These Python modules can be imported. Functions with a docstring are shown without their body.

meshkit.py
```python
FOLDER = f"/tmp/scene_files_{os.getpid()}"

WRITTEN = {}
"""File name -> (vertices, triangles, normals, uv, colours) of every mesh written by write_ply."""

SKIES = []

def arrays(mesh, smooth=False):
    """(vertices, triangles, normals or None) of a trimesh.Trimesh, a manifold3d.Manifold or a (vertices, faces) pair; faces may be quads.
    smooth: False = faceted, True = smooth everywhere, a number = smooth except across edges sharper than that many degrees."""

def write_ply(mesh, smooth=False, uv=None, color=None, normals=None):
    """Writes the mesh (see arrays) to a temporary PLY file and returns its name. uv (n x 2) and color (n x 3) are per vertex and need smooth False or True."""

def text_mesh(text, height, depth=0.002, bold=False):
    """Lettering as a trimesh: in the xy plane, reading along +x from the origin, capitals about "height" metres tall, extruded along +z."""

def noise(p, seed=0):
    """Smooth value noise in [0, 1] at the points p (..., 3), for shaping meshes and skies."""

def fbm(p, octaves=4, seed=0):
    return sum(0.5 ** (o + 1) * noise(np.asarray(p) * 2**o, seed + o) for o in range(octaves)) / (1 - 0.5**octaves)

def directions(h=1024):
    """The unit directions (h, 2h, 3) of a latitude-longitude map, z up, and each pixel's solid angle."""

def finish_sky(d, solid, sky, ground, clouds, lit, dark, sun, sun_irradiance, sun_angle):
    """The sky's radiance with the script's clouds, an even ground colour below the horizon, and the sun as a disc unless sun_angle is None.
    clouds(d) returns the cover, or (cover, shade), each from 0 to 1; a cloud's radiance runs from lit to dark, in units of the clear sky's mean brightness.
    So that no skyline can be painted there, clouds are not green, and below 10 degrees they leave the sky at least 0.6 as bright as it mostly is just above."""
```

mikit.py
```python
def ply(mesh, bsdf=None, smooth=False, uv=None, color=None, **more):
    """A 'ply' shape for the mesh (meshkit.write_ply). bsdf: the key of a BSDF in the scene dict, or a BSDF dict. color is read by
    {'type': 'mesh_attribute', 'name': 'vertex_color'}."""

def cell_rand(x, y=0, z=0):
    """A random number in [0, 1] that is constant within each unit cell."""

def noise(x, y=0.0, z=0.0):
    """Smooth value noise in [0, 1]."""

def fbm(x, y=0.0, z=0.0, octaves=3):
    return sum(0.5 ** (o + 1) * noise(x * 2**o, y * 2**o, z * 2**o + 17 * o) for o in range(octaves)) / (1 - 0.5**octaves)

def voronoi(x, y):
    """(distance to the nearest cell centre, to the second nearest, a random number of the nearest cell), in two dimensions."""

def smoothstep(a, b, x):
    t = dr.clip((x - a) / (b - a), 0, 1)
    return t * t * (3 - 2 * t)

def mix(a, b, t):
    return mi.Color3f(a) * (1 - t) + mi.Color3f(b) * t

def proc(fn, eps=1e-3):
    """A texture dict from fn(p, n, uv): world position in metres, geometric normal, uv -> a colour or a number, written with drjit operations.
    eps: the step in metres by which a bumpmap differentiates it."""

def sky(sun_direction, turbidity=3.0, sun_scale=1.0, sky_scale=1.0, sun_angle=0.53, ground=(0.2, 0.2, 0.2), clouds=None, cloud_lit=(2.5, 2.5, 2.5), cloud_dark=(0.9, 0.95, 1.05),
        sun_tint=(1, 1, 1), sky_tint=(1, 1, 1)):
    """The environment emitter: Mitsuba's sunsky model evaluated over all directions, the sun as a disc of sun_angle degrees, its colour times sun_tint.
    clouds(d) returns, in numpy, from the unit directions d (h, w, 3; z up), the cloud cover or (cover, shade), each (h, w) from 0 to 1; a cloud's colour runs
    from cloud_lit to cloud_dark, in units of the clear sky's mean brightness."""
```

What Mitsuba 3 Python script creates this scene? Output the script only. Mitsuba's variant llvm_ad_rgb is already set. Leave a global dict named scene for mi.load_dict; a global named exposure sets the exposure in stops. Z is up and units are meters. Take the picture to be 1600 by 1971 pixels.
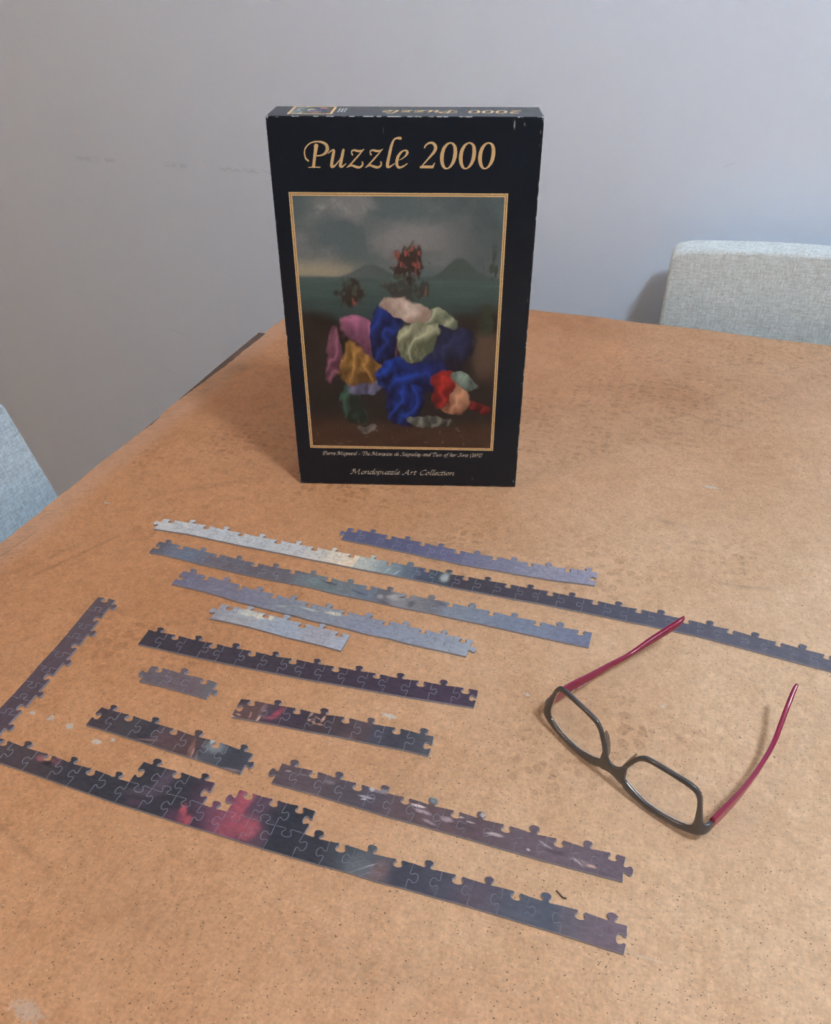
import math, random
import numpy as np, trimesh, drjit as dr, mitsuba as mi, mikit, meshkit
from mikit import noise, fbm, voronoi, smoothstep, mix, proc, ply, cell_rand
from shapely.geometry import Polygon, MultiPoint, LineString, Point
from shapely.ops import unary_union
T4 = mi.ScalarTransform4f
# World: X along the table's far edge, Y towards the back wall, Z up, metres; table top at Z = 0.75
TZ = 0.75
exposure = 2.22
scene, labels = {}, {}
_fw, _up = np.array([-0.25873869, 0.78443275, -0.56366617]), np.array([-0.17425811, 0.53605754, 0.82600026])
_eye = np.array([0, 0, TZ + 0.46])
scene['camera'] = {'type': 'perspective', 'fov': 53.793, 'fov_axis': 'x', 'near_clip': 0.02, 'far_clip': 50.0,
                   'to_world': T4().look_at(origin=_eye.tolist(), target=(_eye + _fw).tolist(), up=_up.tolist())}
# two globes under the ceiling, one right of the camera, a dimmer fill lamp added far to the left; the rest is what walls, ceiling and table return
LAMP = dict(pos=(0.60, 0.04, 2.27), r=0.11, rad=(27.6, 31.0, 36.5))
LAMP2 = dict(pos=(-1.7, -0.7, 2.27), r=0.11, rad=(11.5, 8.0, 5.0))  # added out of view to lift the left wall and warm the shadows

def lin(r, g, b, k=1.0):
    f = lambda c: (c / 255 / 12.92 if c / 255 < 0.04045 else ((c / 255 + 0.055) / 1.055) ** 2.4)
    return [f(r) * k, f(g) * k, f(b) * k]

def rgb(c): return {'type': 'rgb', 'value': [float(x) for x in c]}
def principled(c, rough=0.5, spec=0.5, **kw):
    return {'type': 'principled', 'base_color': rgb(c) if not isinstance(c, dict) else c, 'roughness': rough, 'specular': spec, **kw}
def two(b): return {'type': 'twosided', 'bsdf': b}
def bump(b, fn, scale, eps): return {'type': 'bumpmap', 'arbitrary': proc(fn, eps), 'scale': scale, 'bsdf': b}

def numbered(name):
    if name not in _used: _used.add(name); return name
    k = 1
    while f'{name}_{k:03d}' in _used: k += 1
    _used.add(f'{name}_{k:03d}'); return f'{name}_{k:03d}'
_used = set()
def thing(name, label, cat, group=None, kind=None):
    key = numbered(name)
    labels[key] = {'label': label}
    if cat: labels[key]['category'] = cat
    if group: labels[key]['group'] = group
    if kind: labels[key]['kind'] = kind
    return key
def part(parent, name, mesh, bsdf, label=None, **kw):
    key = numbered(parent + '__' + name)
    scene[key] = ply(mesh, bsdf, **kw)
    if label: labels[key] = {'label': label}
    return key
def single(name, mesh, bsdf, label, cat, kind=None, **kw):
    key = thing(name, label, cat, kind=kind)
    scene[key] = ply(mesh, bsdf, **kw)
    return key

def box_mesh(x0, x1, y0, y1, z0, z1):
    m = trimesh.creation.box((x1 - x0, y1 - y0, z1 - z0)); m.apply_translation(((x0 + x1) / 2, (y0 + y1) / 2, (z0 + z1) / 2)); return m
def join(ms): return trimesh.util.concatenate(ms)
def extrude(poly, z0, z1):
    polys = getattr(poly, 'geoms', [poly])
    ms = []
    for g in polys:
        if g.area <= 0: continue
        m = trimesh.creation.extrude_polygon(g, z1 - z0, engine='earcut'); m.apply_translation((0, 0, z0)); ms.append(m)
    return join(ms)
def catmull(pts, n=4, closed=False):
    P = np.asarray(pts, float)
    if closed: P = np.vstack([P[-1], P, P[0], P[1]])
    else: P = np.vstack([2 * P[0] - P[1], P, 2 * P[-1] - P[-2]])
    out = []
    for i in range(1, len(P) - 2):
        for t in np.arange(n) / n:
            a, b, c, d = P[i - 1:i + 3]
            out.append(0.5 * (2 * b + (c - a) * t + (2 * a - 5 * b + 4 * c - d) * t * t + (3 * b - a - 3 * c + d) * t ** 3))
    if not closed: out.append(P[-2])
    return np.array(out)
def loft(rings, cap=True, closed=False):
    """rings: (k, n, 3) -> closed tube of n-sided rings."""
    R = np.asarray(rings); k, n = R.shape[:2]
    v = R.reshape(-1, 3); f = []
    kk = k if closed else k - 1
    for i in range(kk):
        a, b = i * n, ((i + 1) % k) * n
        for j in range(n):
            q = (j + 1) % n
            f += [[a + j, a + q, b + q], [a + j, b + q, b + j]]
    if cap and not closed:
        v = np.vstack([v, R[0].mean(0), R[-1].mean(0)])
        for j in range(n):
            q = (j + 1) % n
            f += [[len(v) - 2, q, j], [len(v) - 1, (k - 1) * n + j, (k - 1) * n + q]]
    m = trimesh.Trimesh(v, f, process=False)
    if m.volume < 0: m.invert()
    return m
def tube(path, radii, n=10):
    P = np.asarray(path, float); t = np.gradient(P, axis=0); t /= np.linalg.norm(t, axis=1, keepdims=True)
    a = np.cross(t, [0.0, 0, 1]); bad = np.linalg.norm(a, axis=1) < 1e-3
    a[bad] = np.cross(t[bad], [1.0, 0, 0]); a /= np.linalg.norm(a, axis=1, keepdims=True); b = np.cross(a, t)
    g = np.arange(n) * 2 * np.pi / n; r = np.broadcast_to(radii, len(P))[:, None, None]
    return loft(P[:, None] + r * (np.cos(g)[None, :, None] * a[:, None] + np.sin(g)[None, :, None] * b[:, None]))
def rounded_slab(outline, thick, r, steps=4):
    """A convex outline (n,2) in the xz plane, extruded along y from 0 to thick, all rims rounded by r."""
    O = np.asarray(outline, float); nxt, prv = np.roll(O, -1, 0), np.roll(O, 1, 0)
    t = nxt - prv; t /= np.linalg.norm(t, axis=1, keepdims=True); nrm = np.stack([t[:, 1], -t[:, 0]], 1)
    if Polygon(O).exterior.is_ccw is False: nrm = -nrm
    rings = []
    for i in range(steps + 1):
        a = i / steps * np.pi / 2; rings.append((O - nrm * r * (1 - np.sin(a)), r * (1 - np.cos(a))))
    rings += [(o, thick - y) for o, y in rings[::-1]]
    v = np.vstack([np.column_stack([o[:, 0], np.full(len(o), y), o[:, 1]]) for o, y in rings]); n = len(O); f = []
    for i in range(len(rings) - 1):
        for j in range(n):
            q = (j + 1) % n; a, b = i * n, (i + 1) * n
            f += [[a + j, b + j, b + q], [a + j, b + q, a + q]]
    tri = trimesh.creation.triangulate_polygon(Polygon(rings[0][0]), engine='earcut')[1]
    f += [list(x) for x in tri] + [[x + (len(rings) - 1) * n for x in y[::-1]] for y in tri]
    m = trimesh.Trimesh(v, f, process=False); m.fix_normals(); return m

STRIPS={
'A':dict(h=17.8,ends='OI',first='i',dirs='RLRLRLRLRLRLRRLRRRRLRLRLRLRLRLRLRL',
 base=[(-441.8,532.5),(-421.8,533.9),(-404.9,535.1),(-384.6,534.8),(-364.5,534.6),(-348.0,534.4),(-327.1,534.7),(-309.4,535.1),(-288.7,535.1),(-271.1,535.2),(-253.4,535.7),(-235.5,535.5),(-215.2,536.0),(-198.6,536.5),(-180.6,536.8),(-162.4,537.2),(-144.2,536.7),(-125.6,537.3),(-107.8,537.8),(-88.0,538.1),(-69.7,539.1),(-52.8,539.3),(-31.7,539.5),(-13.1,539.7),(5.6,539.4),(23.0,539.7),(42.5,539.3),(63.0,539.0),(80.2,537.6),(97.4,535.9),(117.1,533.9),(134.4,532.3),(153.6,530.6),(169.8,529.2),(188.6,527.6),(205.3,528.9)],
 stops=[(0.2,185,198,205),(18.9,180,195,205),(57.8,172,190,205),(112.6,170,188,200),(144.2,178,190,200),(170.2,195,200,195),(185.5,215,210,190),(203.8,222,206,175),(206.3,175,195,188),(215.8,165,185,186),(235.4,120,150,165),(254.9,85,110,135),(267.0,70,85,115),(281.3,60,80,100),(297.1,62,68,86),(299.0,65,60,78),(321.3,62,62,78),(339.7,60,56,75),(380.1,58,55,75),(445.4,62,66,92),(487.2,68,72,98),(547.4,74,78,100),(604.3,78,82,104)],
 blobs=[(288.3,16.4,4,6,0,165,188,192,1.5),(236.1,10.0,1,5,-20,165,195,200,1),(244.9,9.0,1,5,-25,150,185,195,1)]),
'B':dict(h=19.2,ends='OI',first='i',dirs='RRRLRLRLLLRLR',
 base=[(-263.1,572.8),(-248.7,572.7),(-229.0,573.1),(-212.2,572.2),(-194.9,572.3),(-178.0,571.2),(-161.8,571.5),(-144.7,570.6),(-126.6,571.3),(-109.3,572.1),(-93.4,572.3),(-76.5,573.2),(-59.6,574.0),(-41.6,576.5),(-25.3,577.8)],
 stops=[(0.1,85,95,140),(48.8,82,90,135),(99.4,95,102,148),(148.1,110,118,155),(194.9,125,132,165),(237.8,128,135,170)],
 blobs=[]),
'C':dict(h=17.8,ends='IF',first='o',dirs='LRLRLRLRLRLLLRLLLRLRL',
 base=[(-424.6,498.4),(-409.5,499.2),(-390.7,498.7),(-370.5,497.5),(-352.4,497.4),(-332.5,496.6),(-313.1,496.9),(-295.2,497.0),(-277.0,498.0),(-259.9,498.3),(-240.0,497.0),(-221.8,497.4),(-204.7,497.9),(-184.8,497.6),(-166.3,497.9),(-148.6,498.6),(-129.2,498.1),(-111.0,498.7),(-94.1,498.5),(-73.6,498.3),(-54.5,498.1),(-36.8,497.9),(-18.8,498.4)],
 stops=[(0.1,78,78,98),(23.4,95,110,140),(40.2,90,110,140),(62.1,95,95,115),(83.5,90,92,112),(109.5,88,85,100),(134.8,90,88,105),(149.6,95,110,125),(174.5,95,120,130),(194.2,100,118,132),(213.2,95,118,145),(229.8,92,98,112),(239.3,125,132,142),(255.5,118,124,136),(273.7,105,112,128),(287.4,115,135,160),(349.2,100,122,155),(405.8,95,108,145)],
 blobs=[(226.0,7.3,3,3,0,150,155,165,2),(237.9,9.8,7,3,10,165,168,172,1.5),(253.9,5.6,3,4,0,75,78,95,1.5),(244.3,11.8,4,1.2,20,60,65,85,2),(278.7,13.7,5,2,0,75,80,100,1.5),(205.6,6.5,9,1.2,-12,72,82,104,1.5),(177.0,10.6,12,1.3,-6,72,68,88,1.5),(144.0,16.9,12,3,4,86,80,98,1.5),(162.5,9.7,8,3,0,106,138,142,1.5),(80.5,4.1,10,3,0,100,86,98,1),(231.8,0.6,5,2,0,80,82,100,1.5)]),
'D':dict(h=19.3,ends='IO',first='o',dirs='LRLRLRLRLRLRRRL',
 base=[(-379.7,464.7),(-363.8,464.7),(-345.9,464.3),(-329.0,463.2),(-312.2,461.5),(-294.0,461.0),(-279.1,460.3),(-260.2,460.2),(-244.7,459.1),(-227.7,459.3),(-210.0,458.7),(-191.9,457.8),(-174.6,458.7),(-158.9,457.7),(-143.2,457.8),(-124.6,458.3),(-109.3,458.1)],
 stops=[(0.0,98,100,135),(47.1,108,110,140),(88.3,112,120,148),(117.7,118,135,155),(155.9,125,142,165),(174.6,125,140,170),(228.6,128,148,175),(270.7,140,160,185)],
 blobs=[(151.2,11.7,7,2.2,5,204,212,188,2),(131.5,9.6,8,1.2,0,165,188,186,1.2),(105.8,5.5,4,1.2,10,168,182,182,1.5),(43.0,6.7,5,1,20,140,138,158,1)]),
'E':dict(h=19.2,ends='OF',first='i',dirs='LLRLRL',
 base=[(-324.5,435.2),(-308.4,435.7),(-289.2,436.0),(-273.7,435.3),(-256.1,434.3),(-240.6,434.3),(-223.0,434.3),(-205.8,433.3)],
 stops=[(0.0,140,145,165),(17.2,148,160,175),(65.3,140,165,190),(93.0,150,160,180),(118.7,150,170,195)],
 blobs=[(27.2,16.2,8,4,5,186,200,190,1.5),(38.1,15.9,5,3.5,0,212,212,182,2),(48.4,16.6,3,2.4,0,215,208,168,2)]),
'F':dict(h=17.6,ends='FI',first='o',dirs='LLRLRRRLLLLLLRR',
 base=[(-363.7,389.7),(-346.6,390.5),(-328.3,390.8),(-311.1,391.4),(-295.1,392.1),(-279.1,392.8),(-260.3,393.9),(-243.7,395.0),(-225.9,396.2),(-209.9,397.4),(-191.4,399.2),(-175.2,400.6),(-159.5,401.7),(-141.5,403.1),(-124.4,405.1),(-107.5,406.9),(-90.1,408.6)],
 stops=[(-0.2,52,45,62),(106.4,56,48,66),(274.2,65,52,78)],
 blobs=[]),
'G':dict(h=17.0,ends='OO',first='i',dirs='RL',
 base=[(-339.5,355.2),(-322.9,355.8),(-302.6,355.7),(-281.6,355.2)],
 stops=[(-0.3,92,85,98),(27.9,98,85,98),(41.3,100,85,98),(57.9,95,95,105)],
 blobs=[]),
'H':dict(h=17.7,ends='II',first='i',dirs='RRRLRLR',
 base=[(-255.5,345.5),(-236.3,347.4),(-219.7,349.0),(-200.3,350.3),(-182.1,352.1),(-165.6,353.3),(-144.9,354.5),(-126.6,356.0),(-108.6,356.4)],
 stops=[(0.0,88,62,66),(18.9,95,65,68),(24.0,70,55,75),(45.9,58,48,68),(61.6,62,50,62),(77.1,66,54,65),(96.4,80,65,75),(105.9,62,65,85),(122.9,55,58,75),(147.3,70,75,92)],
 blobs=[(31.4,11.0,2.4,7,-25,158,48,82,1.3),(28.2,6.2,6,1.2,15,150,64,90,1.3),(19.9,2.6,1,3.2,-8,210,168,142,3),(4.6,3.4,2,0.9,-20,168,128,116,2),(12.9,4.9,0.8,2.8,10,168,118,106,2),(0.8,1.0,2.2,0.8,0,190,185,185,2),(19.7,12.8,2,6,-10,118,84,88,1.5),(2.2,16.3,6,3,0,40,40,60,2),(56.1,10.5,1.2,1.2,0,205,165,140,2),(60.2,9.0,2.4,1,-30,185,130,105,2),(65.4,8.8,2.6,1,0,190,140,112,2),(66.0,14.0,1.2,3.2,-10,195,150,125,2),(56.1,16.1,1,2.6,-20,170,130,118,2),(61.7,13.9,3.2,0.7,-25,150,115,115,2),(56.5,19.2,2.4,0.9,10,170,120,105,2),(59.8,12.4,1,2,0,120,85,85,1.5),(88.9,2.9,6,3,0,92,72,80,1)]),
'I':dict(h=17.9,ends='IO',first='o',dirs='LRLRRL',
 base=[(-351.3,306.3),(-334.8,306.2),(-316.7,305.7),(-296.3,305.1),(-279.3,304.4),(-261.9,304.1),(-244.2,303.6),(-225.0,302.5)],
 stops=[(0.0,62,52,65),(33.1,62,60,70),(47.0,50,50,65),(54.7,80,65,75),(76.0,78,55,62),(86.4,72,58,68),(94.7,58,64,80),(117.2,52,58,75),(126.2,60,65,82)],
 blobs=[(83.4,7.8,2,8,12,132,88,78,1.8),(86.5,4.1,0.9,5,14,176,126,110,2),(91.9,0.9,0.9,3.6,25,196,146,130,2),(95.0,17.3,3.2,2.6,0,190,226,228,2.5),(97.9,14.0,7,5,0,118,136,148,1.2),(50.7,3.8,9,0.8,14,135,108,116,1.5),(67.5,6.9,11,5,10,86,62,70,1.3),(119.9,1.3,7,0.9,8,140,118,120,1.5),(97.1,3.2,8,3,10,74,80,96,1)]),
'J':dict(h=16.8,ends='IF',first='o',dirs='LRLRRRLL',
 base=[(-430.1,429.6),(-428.9,412.9),(-427.1,396.0),(-425.4,379.8),(-424.1,362.5),(-423.7,345.7),(-422.1,328.5),(-421.4,312.3),(-421.2,296.9),(-421.0,277.6)],
 stops=[(0.0,86,72,84),(84.1,82,66,82),(129.8,78,62,80)],
 blobs=[]),
'K':dict(h=17.0,ends='FI',first='f',dirs='RRLRLRLRLRLRLRLLLRLLLRLR',
 base=[(-421.0,260.9),(-404.0,260.3),(-388.8,259.6),(-367.7,259.2),(-347.3,258.5),(-330.7,258.0),(-312.9,257.5),(-292.5,256.7),(-275.3,256.9),(-256.3,256.8),(-237.0,256.7),(-219.5,257.0),(-202.2,256.9),(-184.9,256.9),(-165.4,257.3),(-147.6,257.6),(-130.4,258.4),(-110.3,258.3),(-92.6,259.4),(-74.7,259.8),(-55.1,260.5),(-37.5,260.7),(-21.2,260.7),(-0.8,260.9),(17.9,260.7),(35.0,260.6)],
 stops=[(0.0,78,65,75),(42.6,70,60,70),(64.3,66,57,66),(85.5,52,52,66),(118.7,46,50,64),(149.9,48,48,64),(165.2,46,46,62),(187.6,66,48,70),(198.7,85,58,86),(232.9,80,58,80),(238.2,38,45,62),(265.7,44,48,64),(289.2,58,68,82),(300.9,74,84,98),(313.7,75,75,90),(321.7,52,58,78),(347.1,62,66,88),(368.8,78,70,90),(390.2,70,78,100),(414.0,64,76,98),(422.7,85,82,100),(445.7,100,85,105)],
 blobs=[(60.1,10.8,4.5,2.4,0,172,88,98,1.5),(71.0,17.1,4,3.6,0,165,84,94,2),(66.7,11.1,8,2,-5,112,66,86,1.3),(65.7,8.0,4,2,0,34,38,50,1.5),(141.8,8.8,12,3,12,82,72,92,1),(150.7,21.6,4.5,12,-14,84,70,92,1.2),(141.2,0.7,6,3,0,78,56,82,1),(174.8,1.1,3,8,8,196,62,88,2.2),(180.6,-1.0,3,4,0,186,60,86,1.6),(171.3,-2.5,7,6,0,84,50,80,1.3),(207.7,24.0,6,20,-8,180,64,92,2.2),(208.0,6.3,10,11,0,165,60,88,1.6),(190.3,21.7,12,14,0,90,62,94,1.3),(198.6,10.0,8,12,0,128,62,92,1),(220.6,5.4,7,8,0,172,62,88,2),(226.9,29.0,9,3,0,88,60,90,1.8),(234.3,19.7,9,12,0,38,46,64,2.5),(300.1,3.5,9,0.5,38,190,196,206,2.5),(303.9,1.2,5,0.4,38,165,172,184,2.5),(295.4,6.2,4,0.4,38,150,158,170,2),(309.3,3.7,5,8,-20,116,86,88,1.6),(296.4,1.6,9,9,0,86,97,112,1)]),
'L':dict(h=17.0,ends='OO',first='o',dirs='LLLRLLLLLRLRL',
 base=[(-201.9,302.5),(-186.8,302.9),(-168.7,303.2),(-154.0,302.8),(-136.8,302.8),(-119.9,302.4),(-103.9,302.8),(-86.2,302.9),(-70.0,303.1),(-52.8,302.9),(-36.7,302.9),(-18.5,302.9),(-2.4,303.3),(14.4,303.6),(29.5,304.0)],
 stops=[(0.0,82,68,80),(29.2,84,70,82),(51.6,74,68,82),(66.1,74,68,86),(87.6,88,70,80),(115.3,90,70,80),(145.8,88,70,82),(181.7,94,78,94),(231.4,92,78,98)],
 blobs=[(7.1,12.4,2.4,0.52,15,176,170,184,2.0),(18.3,12.4,3.2,0.75,0,120,108,122,1.5),(36.9,12.2,4.0,1.2,0,120,110,125,1.5),(64.4,9.0,4.8,0.9,0,160,166,186,1.7),(63.7,7.1,2.08,0.45,18,206,212,226,2.5),(70.9,16.2,6.4,1.95,-4,132,132,148,2.1),(66.2,16.0,1.92,1.95,0,180,184,194,2.3),(99.0,13.0,4.8,1.05,0,210,200,206,2.1),(103.6,9.5,5.6,1.35,-6,154,142,158,1.7),(109.3,3.7,4.8,1.12,-8,146,134,152,1.7),(107.7,20.3,2.72,2.55,0,110,146,160,2.3),(107.9,22.1,1.28,0.6,0,205,215,220,2.5),(119.8,9.1,4.0,1.95,0,160,144,158,2.0),(127.6,13.2,2.4,0.68,0,186,172,182,2.3),(134.3,11.3,2.88,0.6,0,184,172,178,2.3),(141.6,19.2,2.4,2.1,0,172,172,182,2.5),(151.2,7.3,5.6,1.2,4,174,164,172,2.1),(173.5,3.5,1.28,0.9,0,196,186,200,2.1),(183.0,9.9,4.8,0.75,-22,158,148,162,2.1),(207.8,5.2,7.2,1.65,-8,132,116,126,1.7),(212.6,4.6,2.72,0.9,-4,200,154,134,2.3),(204.4,4.9,4.0,0.38,-30,184,174,184,2.3),(130.3,7.3,7.2,1.5,0,70,58,70,1.5),(188.4,6.7,6.4,1.5,0,72,60,76,1.5)]),
}
TITLE=[[[(32.39,317.3,1.63),(30.71,318.7,1.41),(29.84,321.31,1.19),(29.8,324.32,1.08),(31.24,327.56,1.08),(34.3,330.31,1.07),(37.88,331.71,1.18),(41.65,331.97,1.39),(45.36,331.35,1.93),(47.93,329.78,2.47),(48.97,327.5,2.9),(48.5,325.16,2.69),(46.52,322.9,1.94),(43.63,321.58,1.3),(40.08,321.06,0.97)],[(39.94,328.95,3.22),(38.59,322.86,2.7),(37.47,317.83,2.49),(36.5,312.65,2.5)],[(32.1,311.96,0.65),(36.48,312.34,0.98),(41.91,312.12,0.87)],[(38.11,328.84,0.75),(41.36,329.35,0.75)]],[[(49.38,323.02,0.65),(51.93,324.98,1.08),(54.21,325.44,1.94),(53.66,322.44,2.48),(52.34,317.4,2.49),(51.69,313.85,2.61),(52.26,312.43,1.96),(54.5,313.62,1.41),(57.95,317.18,0.97),(60.26,319.96,0.65)],[(62.18,325.68,2.15),(60.86,320.97,2.48),(59.51,315.92,2.49),(59.04,313.28,2.39),(60.42,312.78,1.74),(62.39,314.01,0.98),(63.8,315.24,0.65)]],[[(69.43,322.22,1.51),(68.74,323.61,0.97),(69.34,325.11,1.18),(71.4,325.57,1.61),(74.49,324.89,1.83),(77.19,325.35,1.18),(79.27,326.46,0.64)],[(78.83,326.16,0.75),(73.22,320.28,1.29),(67.57,314.7,1.19),(64.3,312.14,0.65)],[(64.47,312.25,0.65),(68.07,313.84,1.52),(71.28,312.95,2.06),(74.51,312.25,1.84),(76.83,313.38,1.52),(77.76,315.11,1.19),(77.38,316.33,1.41)]],[[(84.86,322.3,1.5),(84.16,323.69,0.97),(84.74,325.19,1.18),(86.79,325.65,1.61),(89.88,324.97,1.82),(92.57,325.43,1.18),(94.64,326.53,0.64)],[(94.2,326.23,0.75),(88.67,320.36,1.29),(83.1,314.79,1.19),(79.87,312.23,0.65)],[(80.04,312.33,0.65),(83.62,313.93,1.52),(86.83,313.03,2.06),(90.06,312.34,1.84),(92.37,313.47,1.51),(93.28,315.2,1.19),(92.88,316.41,1.4)]],[[(109.23,334.83,2.44),(107.32,334.97,1.8),(104.76,334.27,1.38),(102.85,331.61,1.92),(101.34,327.41,2.35),(99.89,321.67,2.47),(98.53,316.14,2.59),(98.36,313.2,2.6),(99.98,312.85,1.62),(102.16,314.13,0.97),(104.24,315.46,0.65)]],[[(107.89,318.1,0.54),(111.13,319.63,0.86),(113.84,322.0,1.5),(114.87,324.0,2.25),(114.13,325.39,1.6),(112.26,325.58,1.18),(109.84,324.22,1.61),(107.39,321.21,2.25),(106.16,317.69,2.48),(106.17,314.66,2.48),(107.38,312.64,2.05),(109.7,312.6,1.51),(112.42,313.94,1.19),(114.86,315.62,0.65)]],[[(128.97,327.79,0.96),(130.13,329.67,1.28),(132.25,331.16,1.49),(134.9,331.47,1.91),(137.04,330.3,2.44),(138.12,328.08,2.77),(137.36,325.35,2.45),(134.98,322.35,1.92),(131.26,318.33,1.29),(127.52,314.27,0.97),(125.47,312.13,0.65)],[(125.9,312.75,1.83),(130.76,312.98,2.26),(135.61,312.9,2.16)],[(135.72,313.05,1.83),(136.67,314.58,1.08),(137.52,315.95,0.75)]],[[(150.01,331.68,1.06),(147.13,330.1,1.91),(144.54,326.38,2.77),(143.35,320.9,3.21),(143.8,315.88,2.9),(145.47,312.6,2.05),(147.64,311.75,1.08),(150.41,313.29,1.72),(153.0,317.44,2.79),(154.21,322.45,3.2),(154.14,327.42,2.87),(152.8,330.37,2.01),(150.01,331.68,1.06)]],[[(165.47,331.76,1.06),(162.61,330.17,1.91),(160.07,326.46,2.76),(158.95,320.98,3.2),(159.48,315.96,2.9),(161.18,312.69,2.04),(163.36,311.84,1.08),(166.11,313.38,1.72),(168.64,317.52,2.78),(169.79,322.53,3.2),(169.65,327.49,2.87),(168.26,330.44,2.01),(165.47,331.76,1.06)]],[[(181.11,331.83,1.06),(178.28,330.24,1.9),(175.79,326.53,2.76),(174.75,321.06,3.2),(175.34,316.05,2.89),(177.09,312.78,2.04),(179.27,311.93,1.07),(181.99,313.47,1.72),(184.46,317.61,2.78),(185.54,322.61,3.19),(185.34,327.57,2.86),(183.92,330.52,2.01),(181.11,331.83,1.06)]]]
# rows: x, height of the middle, depth behind the front, half height, half thickness (mm, in the spectacles' frame)
ARM_R = [(67.2, 6.76, 8.0, 5.51, 1.7), (67.3, 7.05, 16, 6.16, 1.7), (67.2, 7.19, 30, 5.78, 1.6), (66.0, 6.56, 50, 3.85, 1.5), (63.4, 6.75, 72, 2.76, 1.5), (59.5, 8.8, 94, 2.06, 1.6), (55.0, 13.5, 110, 2.3, 1.7), (51.5, 18.5, 122, 2.3, 1.7), (48.8, 24.5, 132, 2.6, 1.6), (48.2, 27.5, 136, 1.8, 1.1)]
ARM_L = [(-67.2, 6.38, 8.0, 4.76, 1.7), (-67.0, 6.62, 16, 5.31, 1.7), (-66.0, 6.8, 30, 4.99, 1.6), (-64.0, 6.56, 48, 3.95, 1.5), (-61.8, 6.57, 70, 2.7, 1.5), (-58.5, 8.35, 88, 2.04, 1.6), (-54.5, 14.04, 106, 2.97, 1.8), (-50.5, 19.0, 120, 3.4, 2.0), (-47.0, 24.0, 131, 3.2, 1.9), (-46.0, 27.0, 136, 2.0, 1.2)]
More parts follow.
